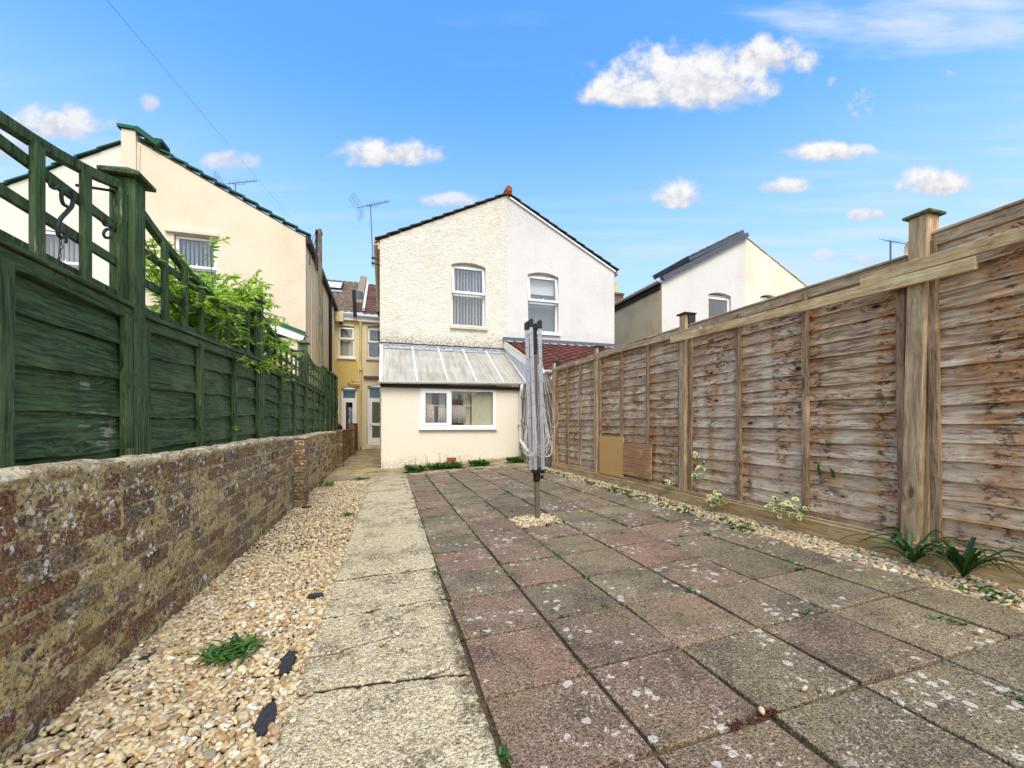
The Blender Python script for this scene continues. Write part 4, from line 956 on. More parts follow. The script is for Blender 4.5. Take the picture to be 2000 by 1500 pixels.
b = MB(); b.box((2.86, Y-.08, 5.70), (3.03, Y+.10, 5.80)); b.rnd(); b.tube([(2.945, Y-.10, 5.82), (2.945, 19, 5.82)], .085, 8); b.build('ridge_tile', M_terr, H, bevel=.008)
gutter('eaves_gutter', H, (-.185, Y-.02, 4.13), (-.185, 15.8, 4.13), .05)
b = MB(); b.box((-.14, Y+.0, 4.0), (-.092, 15.9, 4.13)); b.build('soffit', M_tan, H)
# extension
EY = 8.5; XE0, XE1 = -.05, 2.80; ew = (.69, 2.222, -.055, .73)
facade('extension_wall', [(XE0, BASE), (XE1, BASE), (XE1, .80), (XE0, .77)], [rect(*ew)], (0, EY, 0), (1,0,0), (0,1,0), .16, M_ext, H)
for x, sg in ((XE0, 1), (XE1-.16, 1)):
    facade('extension_side_wall', [(EY+.16, BASE), (Y-.001, BASE), (Y-.001, 1.74), (EY+.16, .93)], [], (x, 0, 0), (0,1,0), (1,0,0), .16, M_ext, H)
b = MB(); b.box((XE0+.16, EY+.16, -.86), (XE1-.16, Y-.002, -.80)); b.build('extension_floor', M_roomw, H)
b = MB(); b.box((XE0+.17, Y-.03, -.79), (XE1-.17, Y-.004, 1.60)); b.build('inner_wall', M_roomw, H)
b = MB(); b.box((.75, Y-.06, -.79), (1.45, Y-.031, 1.3)); b.build('inner_doorway', M_room, H)
# window of the extension: opening light on the left, fixed light on the right
W2 = bpy.data.objects.new('window', None); C.collection.objects.link(W2); W2.parent = H; W2.location = Vector((ew[0], EY, ew[2]))-root_off(H)
b = MB(); x0, x1, z0, z1_ = ew; yf = EY-.012; frame_ring(b, x0-.01, x1+.01, z0-.005, z1_+.01, .055, yf, yf+.07); xm = x0+(x1-x0)*.385; fbox(b, xm-.03, xm+.03, z0+.05, z1_-.045, yf, yf+.07); b.build('frame', M_upvc, W2, bevel=.004)
b = MB(); frame_ring(b, x0+.042, xm-.016, z0+.042, z1_-.036, .055, yf-.016, yf+.03); s_ = b.build('opening_sash', M_upvc, W2, bevel=.004)
b = MB(); b.box((x0+.095, yf+.008, z0+.095), (xm-.07, yf+.014, z1_-.09)); b.build('pane', M_glassc, s_)
b = MB(); b.box((xm+.03, yf+.02, z0+.05), (x1-.045, yf+.026, z1_-.045)); b.build('pane', M_glassc, W2)
b = MB(); b.box((x0-.03, EY-.055, z0-.045), (x1+.03, EY+.04, z0-.006)); b.build('sill', M_upvc, W2, bevel=.004)
b = MB()
for i_ in range(13):
    xx = 1.74+i_*.037; b.add([(xx, EY+.085+.006*(i_ % 2), z0+.02), (xx+.037, EY+.085+.006*((i_+1) % 2), z0+.02), (xx+.037, EY+.085+.006*((i_+1) % 2), z1_-.02), (xx, EY+.085+.006*(i_ % 2), z1_-.02)], [(0,1,2,3)])
b.build('vertical_blind', M_blindb, W2)
b = MB(); b.box((x0+.02, EY+.18, z0-.3), (x0+.24, EY+.20, z1_)); b.box((x0+.40, EY+.20, z0-.3), (x0+.52, EY+.22, z1_)); b.box((1.58, EY+.18, z0-.3), (1.735, EY+.20, z1_)); b.build('curtain', M_blindb, W2)
# laundry on a rail inside the window
def drape(b, xa, xb_, y, zt_, zbot, ripple=.02, seed=1):
    n = 16; vs = []; 
    for i_ in range(n+1):
        x = xa+(xb_-xa)*i_/n; dz = .05*(2*float(fbm(np.array(i_*.45), np.array(seed*3.3), 91))-1); yy = y+ripple*math.sin(i_*1.1+seed)
        vs += [(x, y, zt_+.01*math.sin(i_*.8)), (x+.01*math.sin(i_), yy, (zt_+zbot)/2), (x+.015*math.sin(i_*.7+seed), yy+ripple*.5*math.sin(i_*2), zbot+dz)]
    b.add(vs, [(i_*3+k, i_*3+3+k, i_*3+4+k, i_*3+1+k) for i_ in range(n) for k in (0, 1)])
for (xa, xb_, zt_, zbb, m_, lb) in ((1.06,1.24,.36,.04,M_cloth,'crumpled white cloth hung indoors behind the window mullion'),(1.30,1.62,.39,.06,M_cloth,'white cloth hung to dry behind the larger window pane, tails hanging'),(.80,.98,.42,-.02,M_cloth2,'patterned brown and cream garment behind the small opening light')):
    b = MB(); drape(b, xa, xb_, EY+.13, zt_, zbb, .02, xa*10); o = b.build('laundry', m_, None, smooth=True); sm = o.modifiers.new('solid', 'SOLIDIFY'); sm.thickness = .004
    tag(o, lb, 'laundry', 'laundry inside the extension window')
b = MB(); b.tube([(.72, EY+.135, .39), (2.0, EY+.135, .40)], .008, 6)
for xx in (.74, 1.98): b.tube([(xx, EY+.135, .39), (xx, EY+.135, -.80)], .008, 6)
tag(b.build('drying_rail', M_upvc), 'thin indoor drying rail behind the extension window', 'airer')
# lean-to roof
Y0r, Y1r = 8.38, 9.97; ZL0, ZL1 = .835, .895; ZT = 1.80
def rz(x, y): t = (y-Y0r)/(Y1r-Y0r); z0_ = ZL0+(ZL1-ZL0)*(x+.06)/2.92; return z0_+(ZT-z0_)*t
bx = [-.06,.62,1.22,1.80,2.36,2.86]
for i_ in range(5):
    b = MB(); xa, xb_ = bx[i_]+.012, bx[i_+1]-.012; b.rnd()
    b.add([(xa,Y0r,rz(xa,Y0r)),(xb_,Y0r,rz(xb_,Y0r)),(xb_,Y1r,rz(xb_,Y1r)),(xa,Y1r,rz(xa,Y1r)),(xa,Y0r,rz(xa,Y0r)-.012),(xb_,Y0r,rz(xb_,Y0r)-.012),(xb_,Y1r,rz(xb_,Y1r)-.012),(xa,Y1r,rz(xa,Y1r)-.012)],
          [(0,1,2,3),(7,6,5,4),(0,4,5,1),(1,5,6,2),(2,6,7,3),(3,7,4,0)]); b.build('roof_sheet', M_poly, H)
for i_, x in enumerate(bx):
    b = MB(); w_ = .030 if 0 < i_ < 5 else .055; b.beam((x, Y0r-.01, rz(x, Y0r)+.012), (x, Y1r, rz(x, Y1r)+.012), w_, .022); b.build('glazing_bar', M_upvc, H, bevel=.004)
for t in (.33, .66):
    b = MB(); yy = Y0r+(Y1r-Y0r)*t; b.beam((XE0, yy, rz(XE0, yy)-.05), (XE1, yy, rz(XE1, yy)-.05), .05, .06); b.build('purlin', M_upvc, H)
b = MB(); b.box((-.11, Y-.035, 1.785), (2.90, Y-.003, 1.862)); b.add([(-.10, Y-.18, 1.725), (2.89, Y-.18, 1.725), (2.89, Y-.034, 1.80), (-.10, Y-.034, 1.80)], [(0,1,2,3)]); b.build('flashing', M_lead, H)
b = MB(); b.box((-.115, Y-.040, 1.863), (2.905, Y-.003, 1.885)); b.build('flashing_lip', M_darkm, H)
b = MB(); b.box((2.90, Y0r+.0, rz(2.9, Y0r)-.10), (2.925, Y0r+.01, rz(2.9, Y0r)+.02)); b.beam((2.905, Y0r, rz(2.9,Y0r)+.01), (2.905, Y1r, rz(2.9,Y1r)+.01), .03, .06); b.build('verge_trim', M_blindb, H)
b = MB(); b.box((XE0-.02, EY-.06, .735), (XE1+.03, EY-.002, .80)); b.build('fascia', M_brown, H)
gutter('gutter', H, (-.10, 8.37, .835), (2.90, 8.37, .89), .045)
b = MB(); xd = 2.765; b.tube([(xd, 8.37, .85), (xd, 8.38, .74), (xd, 8.44, .66), (xd, 8.44, -.30), (xd-.0, 8.42, -.345), (2.70, 7.75, -.52), (2.66, 7.15, -.60)], .034, 10); b.build('downpipe', M_gutter, H, smooth=True)
b = MB(); b.box((xd-.055, 8.40, .0), (xd+.055, 8.49, .022)); b.build('pipe_clip', M_gutter, H)
# rear main wall of our house with back door, seen down the side passage
RY = 16.0
facade('rear_wall', [(-.88, BASE), (.6, BASE), (.6, 3.85), (-.88, 3.85)], [rect(-.565, .30, 2.42, 3.56, arch=.05), rect(-.575, .30, -.70, 1.40, arch=.05)], (0, RY, 0), (1,0,0), (0,1,0), .25, m_stucco('cream_roughcast', (222,208,172), tex=9, dirty=.5, strength=.7, dist=.02, stain=(200,184,142)), H)
sash_window(H, -.565, .30, 2.42, 3.52, RY, arch=.05, blinds='none', glass=M_glass)
D = bpy.data.objects.new('back_door', None); C.collection.objects.link(D); D.parent = H; D.location = Vector((-.57, RY, -.7))-root_off(H)
def glazed_door(D, x0, x1, z0, z1_, zt_, y, g1, g2, mid=.42, lower=True):
    b = MB(); frame_ring(b, x0, x1, z0, z1_, .06, y+.10, y+.17); fbox(b, x0+.06, x1-.06, zt_-.03, zt_+.03, y+.10, y+.17); b.build('frame', M_upvc, D, bevel=.004)
    b = MB(); xa, xb_, za, zb2 = x0+.065, x1-.065, z0+.07, zt_-.035; frame_ring(b, xa, xb_, za, zb2, .085, y+.09, y+.14, .16); zm_ = za+(zb2-za)*mid; fbox(b, xa+.085, xb_-.085, zm_-.05, zm_+.05, y+.09, y+.14); 
    if not lower: fbox(b, xa+.085, xb_-.085, za+.16, zm_-.05, y+.10, y+.13)
    lf = b.build('door_leaf', M_upvc, D, bevel=.004)
    b = MB(); fbox(b, xa+.085, xb_-.085, zm_+.05, zb2-.085, y+.11, y+.12); 
    if lower: fbox(b, xa+.085, xb_-.085, za+.16, zm_-.05, y+.11, y+.12)
    b.build('pane', g1, lf)
    b = MB(); b.box((xa+.02, y+.06, zm_-.01), (xa+.14, y+.075, zm_+.01)); b.box((xa+.025, y+.06, zm_-.06), (xa+.055, y+.09, zm_+.08)); b.build('handle', M_upvc, lf)
    b = MB(); fbox(b, x0+.06, x1-.06, zt_+.03, z1_-.06, y+.12, y+.13); b.build('transom_pane', g2, D)
    b = MB(); b.box((x0+.0, y+.2, z0), (x1, y+.21, z1_)); b.build('room', M_room, D)
glazed_door(D, -.565, .29, -.70, 1.40, .95, RY, M_obsc, M_obscb)
b = MB(); b.box((-.62, RY-.16, -.86), (.35, RY-.0, -.72)); b.build('door_step', M_sill, H, bevel=.01)
b = MB(); b.box((-.70, RY-.10, 1.70), (.40, RY-.002, 1.76)); b.build('ledge', M_leadd, H)
tile_roof('rear_roof', H, (-.74, RY-.15, 3.95), (2.2,0,0), (0,4.0,2.35), 10, M_dktile, course=.30, tilew=.22, res=4, amp=.03)
gutter('rear_gutter', H, (-.90, RY-.16, 3.90), (.4, RY-.16, 3.86), .055)
b = MB(); b.box((-.90, RY-.10, 3.70), (.4, RY-.003, 3.86)); b.build('rear_fascia', M_upvc, H)
b = MB(); b.tube([(-.82, RY-.07, 3.80), (-.80, RY-.07, 3.6), (-.80, RY-.07, -.8)], .035, 8); b.box((-.85, RY-.13, 1.95), (-.75, RY-.02, 2.15)); b.tube([(-.80, RY-.09, 1.45), (-1.10, RY-.09, 1.45), (-1.22, RY-.09, 1.58)], .028, 7); b.tube([(-.80, RY-.09, 1.56), (-1.02, RY-.09, 1.56), (-1.10, RY-.09, 1.66)], .024, 7)
b.build('soil_pipe', m_stucco('yellow_pipe_paint', (212,194,134), tex=9, strength=.1, dirty=.2, smooth=True), H, smooth=False)
b = MB(); b.tube([(-1.02, RY-.24, 4.75), (-.97, RY-.24, 3.8)], .06, 8); b.build('vent_pipe', M_black, H)
b = MB(); b.tube([(-.10, RY-.3, 4.3), (-.10, RY-.3, 3.9)], .05, 8); b.build('flue_pipe', M_gutter, H)
# party wall between the two rear roofs
def parapet(par, x, y0, y1, z0, z1_, w, h, m):
    b = MB(); b.beam((x, y0, z0), (x, y1, z1_), w, h); b.build('party_parapet', m, par, bevel=.01)
parapet(H, -.87, RY-.1, 20.0, 4.20, 6.52, .26, .34, m_stucco('parapet_render', (140,126,104), dirty=.8, tex=9))
b = MB(); b.beam((-.70, RY-.1, 4.13), (-.70, 20.0, 6.42), .08, .12); b.build('roof_flashing', M_upvc, H)
b = MB(); b.tube([(-.90, RY+.3, 4.15), (-.90, RY+.3, 4.85)], .17, 10); b.build('leaded_stack', M_leadd, H)

# ================================================================== WHITE HALF (right neighbour)
N1 = thing('terraced_house', 'white rendered house half with red tiled extension, right of the cream stucco half', 'house', (4.4, 10, -.9))
win2 = (3.467, 4.304, 2.37, 3.80)
facade('wall', [(2.926, BASE), (5.93, BASE), (5.93, 4.18), (2.926, 5.70)], [rect(*win2, arch=.085)], (0, Y+.004, 0), (1,0,0), (0,1,0), .28, M_white, N1)
facade('side_wall', [(Y+.29, BASE), (16, BASE), (16, 4.1), (Y+.29, 4.1)], [], (5.93, 0, 0), (0,1,0), (-1,0,0), .2, M_white, N1)
sash_window(N1, *win2, Y, arch=.085, tilt=R(8), blinds='roller', sillm=M_upvc)
slope('roof', N1, (6.07, 4.13), (2.96, 5.72), Y+.05, 19.5, .06, M_browntile)
verge('verge', N1, (6.02, Y, 4.155), (2.98, Y, 5.70), M_verge, w=.05, h=.03)
b = MB(); b.beam((5.95, Y-.02, 4.12), (2.99, Y-.02, 5.645), .03, .035); b.build('verge_trim', M_upvc, N1)
gutter('eaves_gutter', N1, (6.03, Y-.05, 4.09), (6.03, 15.8, 4.09), .05)
# its extension
NX0, NX1, NY = 2.87, 6.4, 7.45
facade('extension_side_wall', [(NY, BASE), (Y-.002, BASE), (Y-.002, 2.02), (NY, .99)], [], (NX0, 0, 0), (0,1,0), (1,0,0), .2, M_white, N1)
facade('extension_wall', [(NX0+.2, BASE), (NX1, BASE), (NX1, .95), (NX0+.2, .95)], [], (0, NY, 0), (1,0,0), (0,1,0), .2, M_white, N1)
tile_roof('extension_roof', N1, (NX0-.02, NY-.12, 1.03), (NX1-NX0,0,0), (0, Y-NY+.07, 1.02), 10, M_redtile, course=.215, tilew=.235, res=7, amp=.035)
b = MB(); b.beam((NX0-.035, NY-.12, .955), (NX0-.035, Y-.01, 1.985), .02, .17); b.build('bargeboard', M_upvc, N1, bevel=.003)
b = MB(); b.beam((NX0-.03, NY-.12, 1.045), (NX0-.03, Y-.01, 2.075), .05, .018); b.build('undercloak', M_tan, N1)
b = MB(); b.box((NX0-.06, Y-.05, 2.06), (NX1, Y-.003, 2.17)); b.build('flashing', M_leadd, N1)
b = MB(); b.add([(NX0-.06, Y-.17, 2.035), (NX1, Y-.17, 2.035), (NX1, Y-.04, 2.09), (NX0-.06, Y-.04, 2.09)], [(0,1,2,3)]); b.build('flashing_apron', M_lead, N1)
gutter('gutter', N1, (NX0-.03, NY-.17, 1.02), (NX1, NY-.17, 1.02), .05)
b = MB(); b.tube([(3.05, NY-.17, .98), (3.02, NY-.12, .86), (2.98, NY-.05, .72), (2.98, NY-.05, -.7)], .034, 8); b.build('downpipe', M_gutter, N1, smooth=True)
facade('end_wall', [(NY+.2, BASE), (Y-.002, BASE), (Y-.002, 2.0), (NY+.2, .99)], [], (NX1, 0, 0), (0,1,0), (-1,0,0), .15, M_white, N1)

# ================================================================== FAR RIGHT PAIR
Y2 = 10.2
A = thing('terraced_house', 'far white gabled house with slate box dormer and tan side wall', 'house', (9, 10.2, -.9))
facade('wall', [(7.58, BASE), (10.56, BASE), (10.56, 5.74), (7.58, 4.12)], [rect(9.20, 10.03, 2.5, 3.88, arch=.08)], (0, Y2, 0), (1,0,0), (0,1,0), .28, M_rwhite, A)
facade('side_wall', [(Y2+.02, BASE), (16, BASE), (16, 4.0), (Y2+.02, 4.0)], [], (7.575, 0, 0), (0,1,0), (1,0,0), .25, M_tan, A)
sash_window(A, 9.20, 10.03, 2.5, 3.84, Y2, arch=.06, blinds='none', split=.30)
slope('roof', A, (7.45, 4.08), (10.56, 5.76), Y2+.05, 19, .06, M_browntile)
b = MB(); b.beam((7.55, Y2-.04, 4.15), (10.58, Y2-.04, 5.79), .14, .13); b.build('dormer_fascia', M_slate, A)
b = MB(); b.beam((8.55, Y2+.9, 4.87), (10.58, Y2+.9, 5.93), 1.7, .13); b.build('dormer', M_slate, A)
b = MB(); b.beam((8.52, Y2+.9, 4.945), (10.54, Y2+.9, 6.01), 1.76, .025); b.build('dormer_roof', M_lead, A)
gutter('gutter', A, (7.50, Y2-.02, 4.12), (7.50, 15.9, 4.12), .06)
b = MB(); b.box((7.52, Y2+.05, 3.88), (7.572, 15.9, 4.04)); b.build('fascia', M_brown, A)
b = MB(); zc = 4.6
for r_ in range(40):
    b.rnd(); b.box((12.9, 22, zc+r_*.08+.004), (13.65, 22.5, zc+(r_+1)*.08-.004))
b.box((12.85, 21.95, 7.75), (13.7, 22.55, 7.85)); st_ = b.build('chimney', M_brick, A)
b = MB(); b.tube([(13.25, 22.2, 7.84), (13.25, 22.2, 8.55)], [.17,.13], 10); b.tube([(12.98, 22.2, 7.84), (12.98, 22.2, 8.2)], [.11,.11], 8); b.build('chimney_pot', M_tan, st_)
tile_roof('rear_roof', A, (7.9, 16, 3.95), (8,0,0), (0,5.0,2.9), 10, M_browntile, course=.4, tilew=.35, res=3)
B_ = thing('terraced_house', 'far cream gabled house half right of the white gable, mostly behind the timber fence', 'house', (12, 10.2, -.9))
facade('wall', [(10.56, BASE), (13.6, BASE), (13.6, 4.2), (10.56, 5.74)], [rect(11.154, 11.874, 2.6, 3.98, arch=.09)], (0, Y2+.003, 0), (1,0,0), (0,1,0), .28, M_rcream, B_)
sash_window(B_, 11.154, 11.874, 2.6, 3.94, Y2, arch=.06, blinds='none')
slope('roof', B_, (13.7, 4.15), (10.56, 5.76), Y2+.03, 19, .05, M_browntile)
verge('verge', B_, (13.68, Y2, 4.155), (10.62, Y2, 5.72), M_tan, w=.04, h=.018, y0=-.02)
G = thing('terraced_house', 'farthest cream house behind the timber fence that carries an aerial', 'house', (18, 11, -.9))
facade('wall', [(16.8, BASE), (22.8, BASE), (22.8, 4.16), (19.8, 5.7), (16.8, 4.16)], [], (0, 10.4, 0), (1,0,0), (0,1,0), .28, M_rcream, G)
slope('roof', G, (16.7, 4.15), (19.8, 5.75), 10.4, 18, .06, M_browntile); slope('roof', G, (22.9, 4.15), (19.8, 5.75), 10.4, 18, .06, M_browntile)

# ================================================================== LEFT HOUSES
Lh = thing('terraced_house', 'large cream rendered gable house with green verge tiles behind the green fence', 'house', (-3.2, 10.2, -.9))
wl = (-4.10, -3.35, 2.47, 3.90)
facade('wall', [(-4.96, BASE), (-1.655, BASE), (-1.655, 4.14), (-4.71, 5.66), (-4.71, 5.80), (-4.96, 5.86)], [rect(*wl)], (0, Y2, 0), (1,0,0), (0,1,0), .28, M_left, Lh)
facade('side_wall', [(Y2+.28, BASE), (16, BASE), (16, 4.12), (Y2+.28, 4.12)], [], (-1.655, 0, 0), (0,1,0), (-1,0,0), .2, m_stucco('peach_side_render', (252,234,198), dirty=.05, tex=9, strength=.08, smooth=True, stain=(240,214,168)), Lh)
sash_window(Lh, *wl, Y2, tilt=R(0), split=.55, rec=.09, sillm=M_upvc)
b = MB(); b.box((wl[0]-.14, Y2-.06, wl[3]+.02), (wl[1]+.05, Y2+.02, wl[3]+.10)); b.build('lintel', M_left, Lh, bevel=.01)
slope('roof', Lh, (-1.55, 4.12), (-4.74, 5.74), Y2+.03, 19, .06, M_browntile)
verge('verge', Lh, (-1.60, Y2, 4.165), (-4.66, Y2, 5.70), M_vergeg, h=.045)
b = MB(); b.box((-5.02, Y2-.07, 5.86), (-4.66, Y2+.18, 5.93)); b.rnd(); b.beam((-4.70, Y2-.06, 5.88), (-4.32, Y2-.06, 5.62), .10, .10); b.box((-4.60, Y2-.0, 5.72), (-4.30, Y2+.35, 5.80)); b.build('parapet_cap', M_vergeg, Lh, bevel=.01)
b = MB(); b.box((-4.96, Y2-.035, 4.6), (-4.72, Y2-.001, 5.85)); b.build('party_pier', M_left, Lh, bevel=.004)
b = MB(); b.tube([(-4.66, Y2-.02, 5.6), (-4.68, Y2-.02, 4.9), (-4.67, Y2-.02, 3.2)], .008, 5); b.build('cable', M_left, Lh)
b = MB(); b.beam((-1.60, Y2-.05, 4.08), (-1.60, 15.95, 4.08), .09, .16); b.build('side_gutter', M_brown, Lh)
b = MB(); b.tube([(-1.60, 14.2, 4.0), (-1.60, 14.2, -.2)], .045, 8); b.box((-1.66, 14.12, .9), (-1.50, 14.28, 1.1)); b.build('downpipe', M_black, Lh)
b = MB(); b.tube([(-1.63, Y2+.6, 4.0), (-1.63, Y2+.62, .5)], .012, 5); b.tube([(-1.63, Y2+.9, 4.0), (-1.63, Y2+.92, .5)], .010, 5); b.build('cable', M_left, Lh)
# flat roofed lean-to in front of it
b = MB(); b.box((-5.4, 9.65, BASE), (-1.72, Y2-.01, 1.80)); b.build('extension_wall', M_left, Lh)
b = MB(); b.beam((-5.4, 9.6, 2.10), (-2.12, 9.6, 2.10), .06, .07); b.beam((-2.12, 9.6, 2.10), (-1.57, 9.6, 1.90), .06, .07); b.build('extension_verge', M_vergeg, Lh)
b = MB(); b.beam((-5.4, 9.62, 1.97), (-2.10, 9.62, 1.97), .05, .18); b.beam((-2.12, 9.62, 1.97), (-1.60, 9.62, 1.80), .05, .16); b.build('extension_fascia', M_upvc, Lh)
b = MB(); b.add([(-5.4,9.6,2.09),(-2.12,9.6,2.09),(-2.12,Y2-.01,2.12),(-5.4,Y2-.01,2.12)], [(0,1,2,3)]); b.add([(-2.12,9.6,2.09),(-1.57,9.6,1.89),(-1.57,Y2-.01,1.92),(-2.12,Y2-.01,2.12)], [(0,1,2,3)]); b.build('extension_roof', M_darkm, Lh)
# rear main wall of this house, yellow
facade('rear_wall', [(-3.0, 2.30), (-.88, 2.30), (-.88, 3.85), (-3.0, 3.85)], [rect(-1.542, -1.015, 2.42, 3.50, arch=.03)], (0, RY+.002, 0), (1,0,0), (0,1,0), .25, M_yellowp, Lh)
facade('lower_rear_wall', [(-3.0, BASE), (-.88, BASE), (-.88, 2.30), (-3.0, 2.30)], [rect(-1.458, -.929, -.66, 1.30, arch=.05)], (0, RY+.002, 0), (1,0,0), (0,1,0), .25, M_yellow, Lh)
sash_window(Lh, -1.542, -1.015, 2.42, 3.48, RY, blinds='net', split=.60, sillm=M_upvc, rec=.06)
D2 = bpy.data.objects.new('back_door', None); C.collection.objects.link(D2); D2.parent = Lh; D2.location = Vector((-1.45, RY, -.66))-root_off(Lh)
glazed_door(D2, -1.455, -.932, -.66, 1.30, .93, RY, M_glass, M_obscb, mid=.25, lower=False)
b = MB(); b.box((-1.64, RY-.03, -.06), (-1.52, RY-.004, 1.0)); b.build('narrow_window_frame', M_upvc, Lh, bevel=.004)
b = MB(); b.box((-1.62, RY-.034, .50), (-1.54, RY-.0305, .95)); b.box((-1.62, RY-.034, .0), (-1.54, RY-.0305, .42)); b.build('narrow_window_pane', M_obscb, Lh)
gutter('rear_gutter', Lh, (-2.2, RY-.16, 3.95), (-.92, RY-.16, 3.93), .055); b = MB(); b.box((-2.4, RY-.10, 3.72), (-.90, RY-.003, 3.88)); b.build('rear_fascia', M_upvc, Lh)
b = MB(); b.box((-1.62, RY-.25, 3.62), (-1.36, RY-.12, 3.95)); b.build('eaves_return', M_tan, Lh)
b = MB(); b.box((-1.50, RY-.08, 3.56), (-1.42, RY-.0, 3.63)); b.build('security_light', M_black, Lh)
tile_roof('rear_roof', Lh, (-3.4, RY-.15, 3.98), (2.42,0,0), (0,4.0,2.35), 10, M_browntile, course=.22, tilew=.22, res=4, amp=.03)
sk = bpy.data.objects.new('skylight', None); C.collection.objects.link(sk); sk.parent = Lh; sk.location = Vector((-1.95, 18.6, 5.5))-root_off(Lh)
def onroof(x, t, h): return Vector((x, RY-.15+4.0*t, 3.98+2.35*t))+Vector((0,-2.35,4.0)).normalized()*h
b = MB(); P = [onroof(x, t, h) for h in (.0, .12) for x, t in ((-2.40,.60),(-1.62,.60),(-1.62,.84),(-2.40,.84))]; b.add(P, [(0,1,5,4),(1,2,6,5),(2,3,7,6),(3,0,4,7),(4,5,6,7)]); b.build('frame', M_darkm, sk)
b = MB(); b.add([onroof(x, t, .125) for x, t in ((-2.34,.62),(-1.68,.62),(-1.68,.82),(-2.34,.82))], [(0,1,2,3)]); b.build('pane', mat('bright_skylight_glass', color=(225,232,238), rough=.08), sk)
b = MB(); b.add([onroof(x, t, .06) for x, t in ((-2.42,.53),(-1.60,.53),(-1.60,.60),(-2.42,.60))], [(0,1,2,3)]); b.build('flashing', M_lead, sk)
L2 = thing('terraced_house', 'pale rendered house half at the far left, partly behind the trellis', 'house', (-6.5, 10.2, -.9))
wl2 = (-6.24, -5.48, 2.35, 3.70)
facade('wall', [(-7.95, BASE), (-4.962, BASE), (-4.962, 5.56), (-7.95, 3.64)], [rect(*wl2)], (0, Y2+.002, 0), (1,0,0), (0,1,0), .28, M_leftw, L2)
sash_window(L2, *wl2, Y2, tilt=0, split=.55, blinds='v', rec=.05)
slope('roof', L2, (-8.1, 3.58), (-4.97, 5.60), Y2+.03, 19, .05, M_browntile)
verge('verge', L2, (-8.05, Y2, 3.60), (-4.97, Y2, 5.58), M_vergeg, h=.03, step=.42)
# red parasol-like canopy and geraniums behind the fence, seen through the far trellis
b = MB(); b.beam((-1.75, 7.9, .95), (-1.55, 9.3, 1.12), .5, .03); b.tube([(-1.65, 8.6, 1.0), (-1.65, 8.6, -.85)], .02, 6)
tag(b.build('garden_canopy', mat('maroon_fabric', color=(98,34,34), rough=.8)), 'small maroon canopy behind the far green trellis', 'canopy')

# ================================================================== AERIALS, POLE, WIRE, DISH
def bez(*p): return smoothpts([Vector(q) for q in p], 5)
def aerial(base, top, boomdir, tilt, L, label, n=10, el=.16, reflector=True, brackets=None, r=.012):
    root = thing('tv_aerial', label, 'aerial', base); base, top = Vector(base), Vector(top)
    b = MB(); b.tube([base, top], r, 7); b.build('mast', M_aerial, root)
    d = Vector((math.cos(boomdir)*math.cos(tilt), math.sin(boomdir)*math.cos(tilt), math.sin(tilt))); s = d.cross(Vector((0,0,1))).normalized(); u = s.cross(d)
    b = MB(); p0 = top-d*L*.42; p1 = top+d*L*.58; b.tube([p0, p1], .007, 5); b.tube(bez(top-d*.08, top-d*.02-u*.05, top+Vector((0,0,-.03)), top+d*.15-u*.06, top+d*L*.28), .004, 4); b.build('boom', M_aerial, root)
    b = MB()
    for i in range(n):
        c = p0+(p1-p0)*(.28+.72*i/(n-1)); e = el*(1-.25*i/n)
        b.tube([c-s*e/2+u*.02, c, c+s*e/2+u*.02], .003, 4); b.tube([c-s*e/3+u*.05, c, c+s*e/3-u*.05], .003, 4); b.box(tuple(c-Vector((.008,.008,.008))), tuple(c+Vector((.008,.008,.008))))
    b.build('directors', M_aerial, root)
    if reflector:
        b = MB(); q = p0+d*.06
        for sg in (1, -1):
            for k in range(6): 
                c = q+u*sg*(.02+.045*k)-d*.012*k*1.2; b.tube([c-s*.17, c+s*.17], .0025, 4)
            for e in (-.17, 0, .17): b.tube([q+s*e+u*sg*.02, q+s*e+u*sg*.245-d*.07], .0035, 4)
        b.build('reflector', M_aerial, root)
    if brackets:
        for p, q in brackets:
            b = MB(); b.beam(p, q, .02, .02); b.box(tuple(Vector(p)-Vector((.03,.02,.02))), tuple(Vector(p)+Vector((.03,.02,.02)))); b.build('bracket', M_black, root)
aerial((-.235, 9.93, 3.55), (-.29, 9.93, 4.93), R(20), R(27), .80, 'television aerial on a tall mast fixed to the cream stucco house', el=.22, brackets=[((-.24, 9.93, 3.75), (-.09, 10.0, 3.75)), ((-.24, 9.93, 3.63), (-.09, 10.0, 3.63))])
aerial((-3.36, 11.4, 4.85), (-3.36, 11.4, 5.72), R(20), R(25), .80, 'television aerial on the roof of the large cream gable house', el=.20)
aerial((18.3, 11.0, 4.8), (18.3, 11.0, 6.95), R(8), R(5), 2.0, 'distant television aerial rising over the timber fence at the right', n=12, el=.34, reflector=False, r=.03)
dish = thing('satellite_dish', 'round satellite dish showing over the timber fence beside the tall post', 'satellite dish', (19.2, 11.0, 4.9))
b = MB(); V_ = []; fs = []; cc = Vector((18.95, 10.9, 6.5))
for i in range(6):
    for j in range(18): r_ = .42*i/5; t = j*6.283/18; V_.append(cc+Vector((r_*math.cos(t), -.05+.28*(r_/.42)**2*-.5, r_*math.sin(t))))
for i in range(5):
    for j in range(18): fs.append((i*18+j, i*18+(j+1) % 18, (i+1)*18+(j+1) % 18, (i+1)*18+j))
b.add(V_, fs); b.build('reflector', mat('dish_grey', color=(176,160,150), rough=.6), dish, smooth=True)
b = MB(); b.tube([cc+Vector((0,0,-.3)), cc+Vector((0,-.45,-.1))], .015, 5); b.tube([cc+Vector((0,.05,-.1)), (19.0, 11.0, 5.3)], .03, 6); b.build('arm', M_aerial, dish)
pole = thing('utility_pole', 'tall thin weathered pole standing against the side of the cream gable house', 'pole', (-1.27, 9.6, -.9))
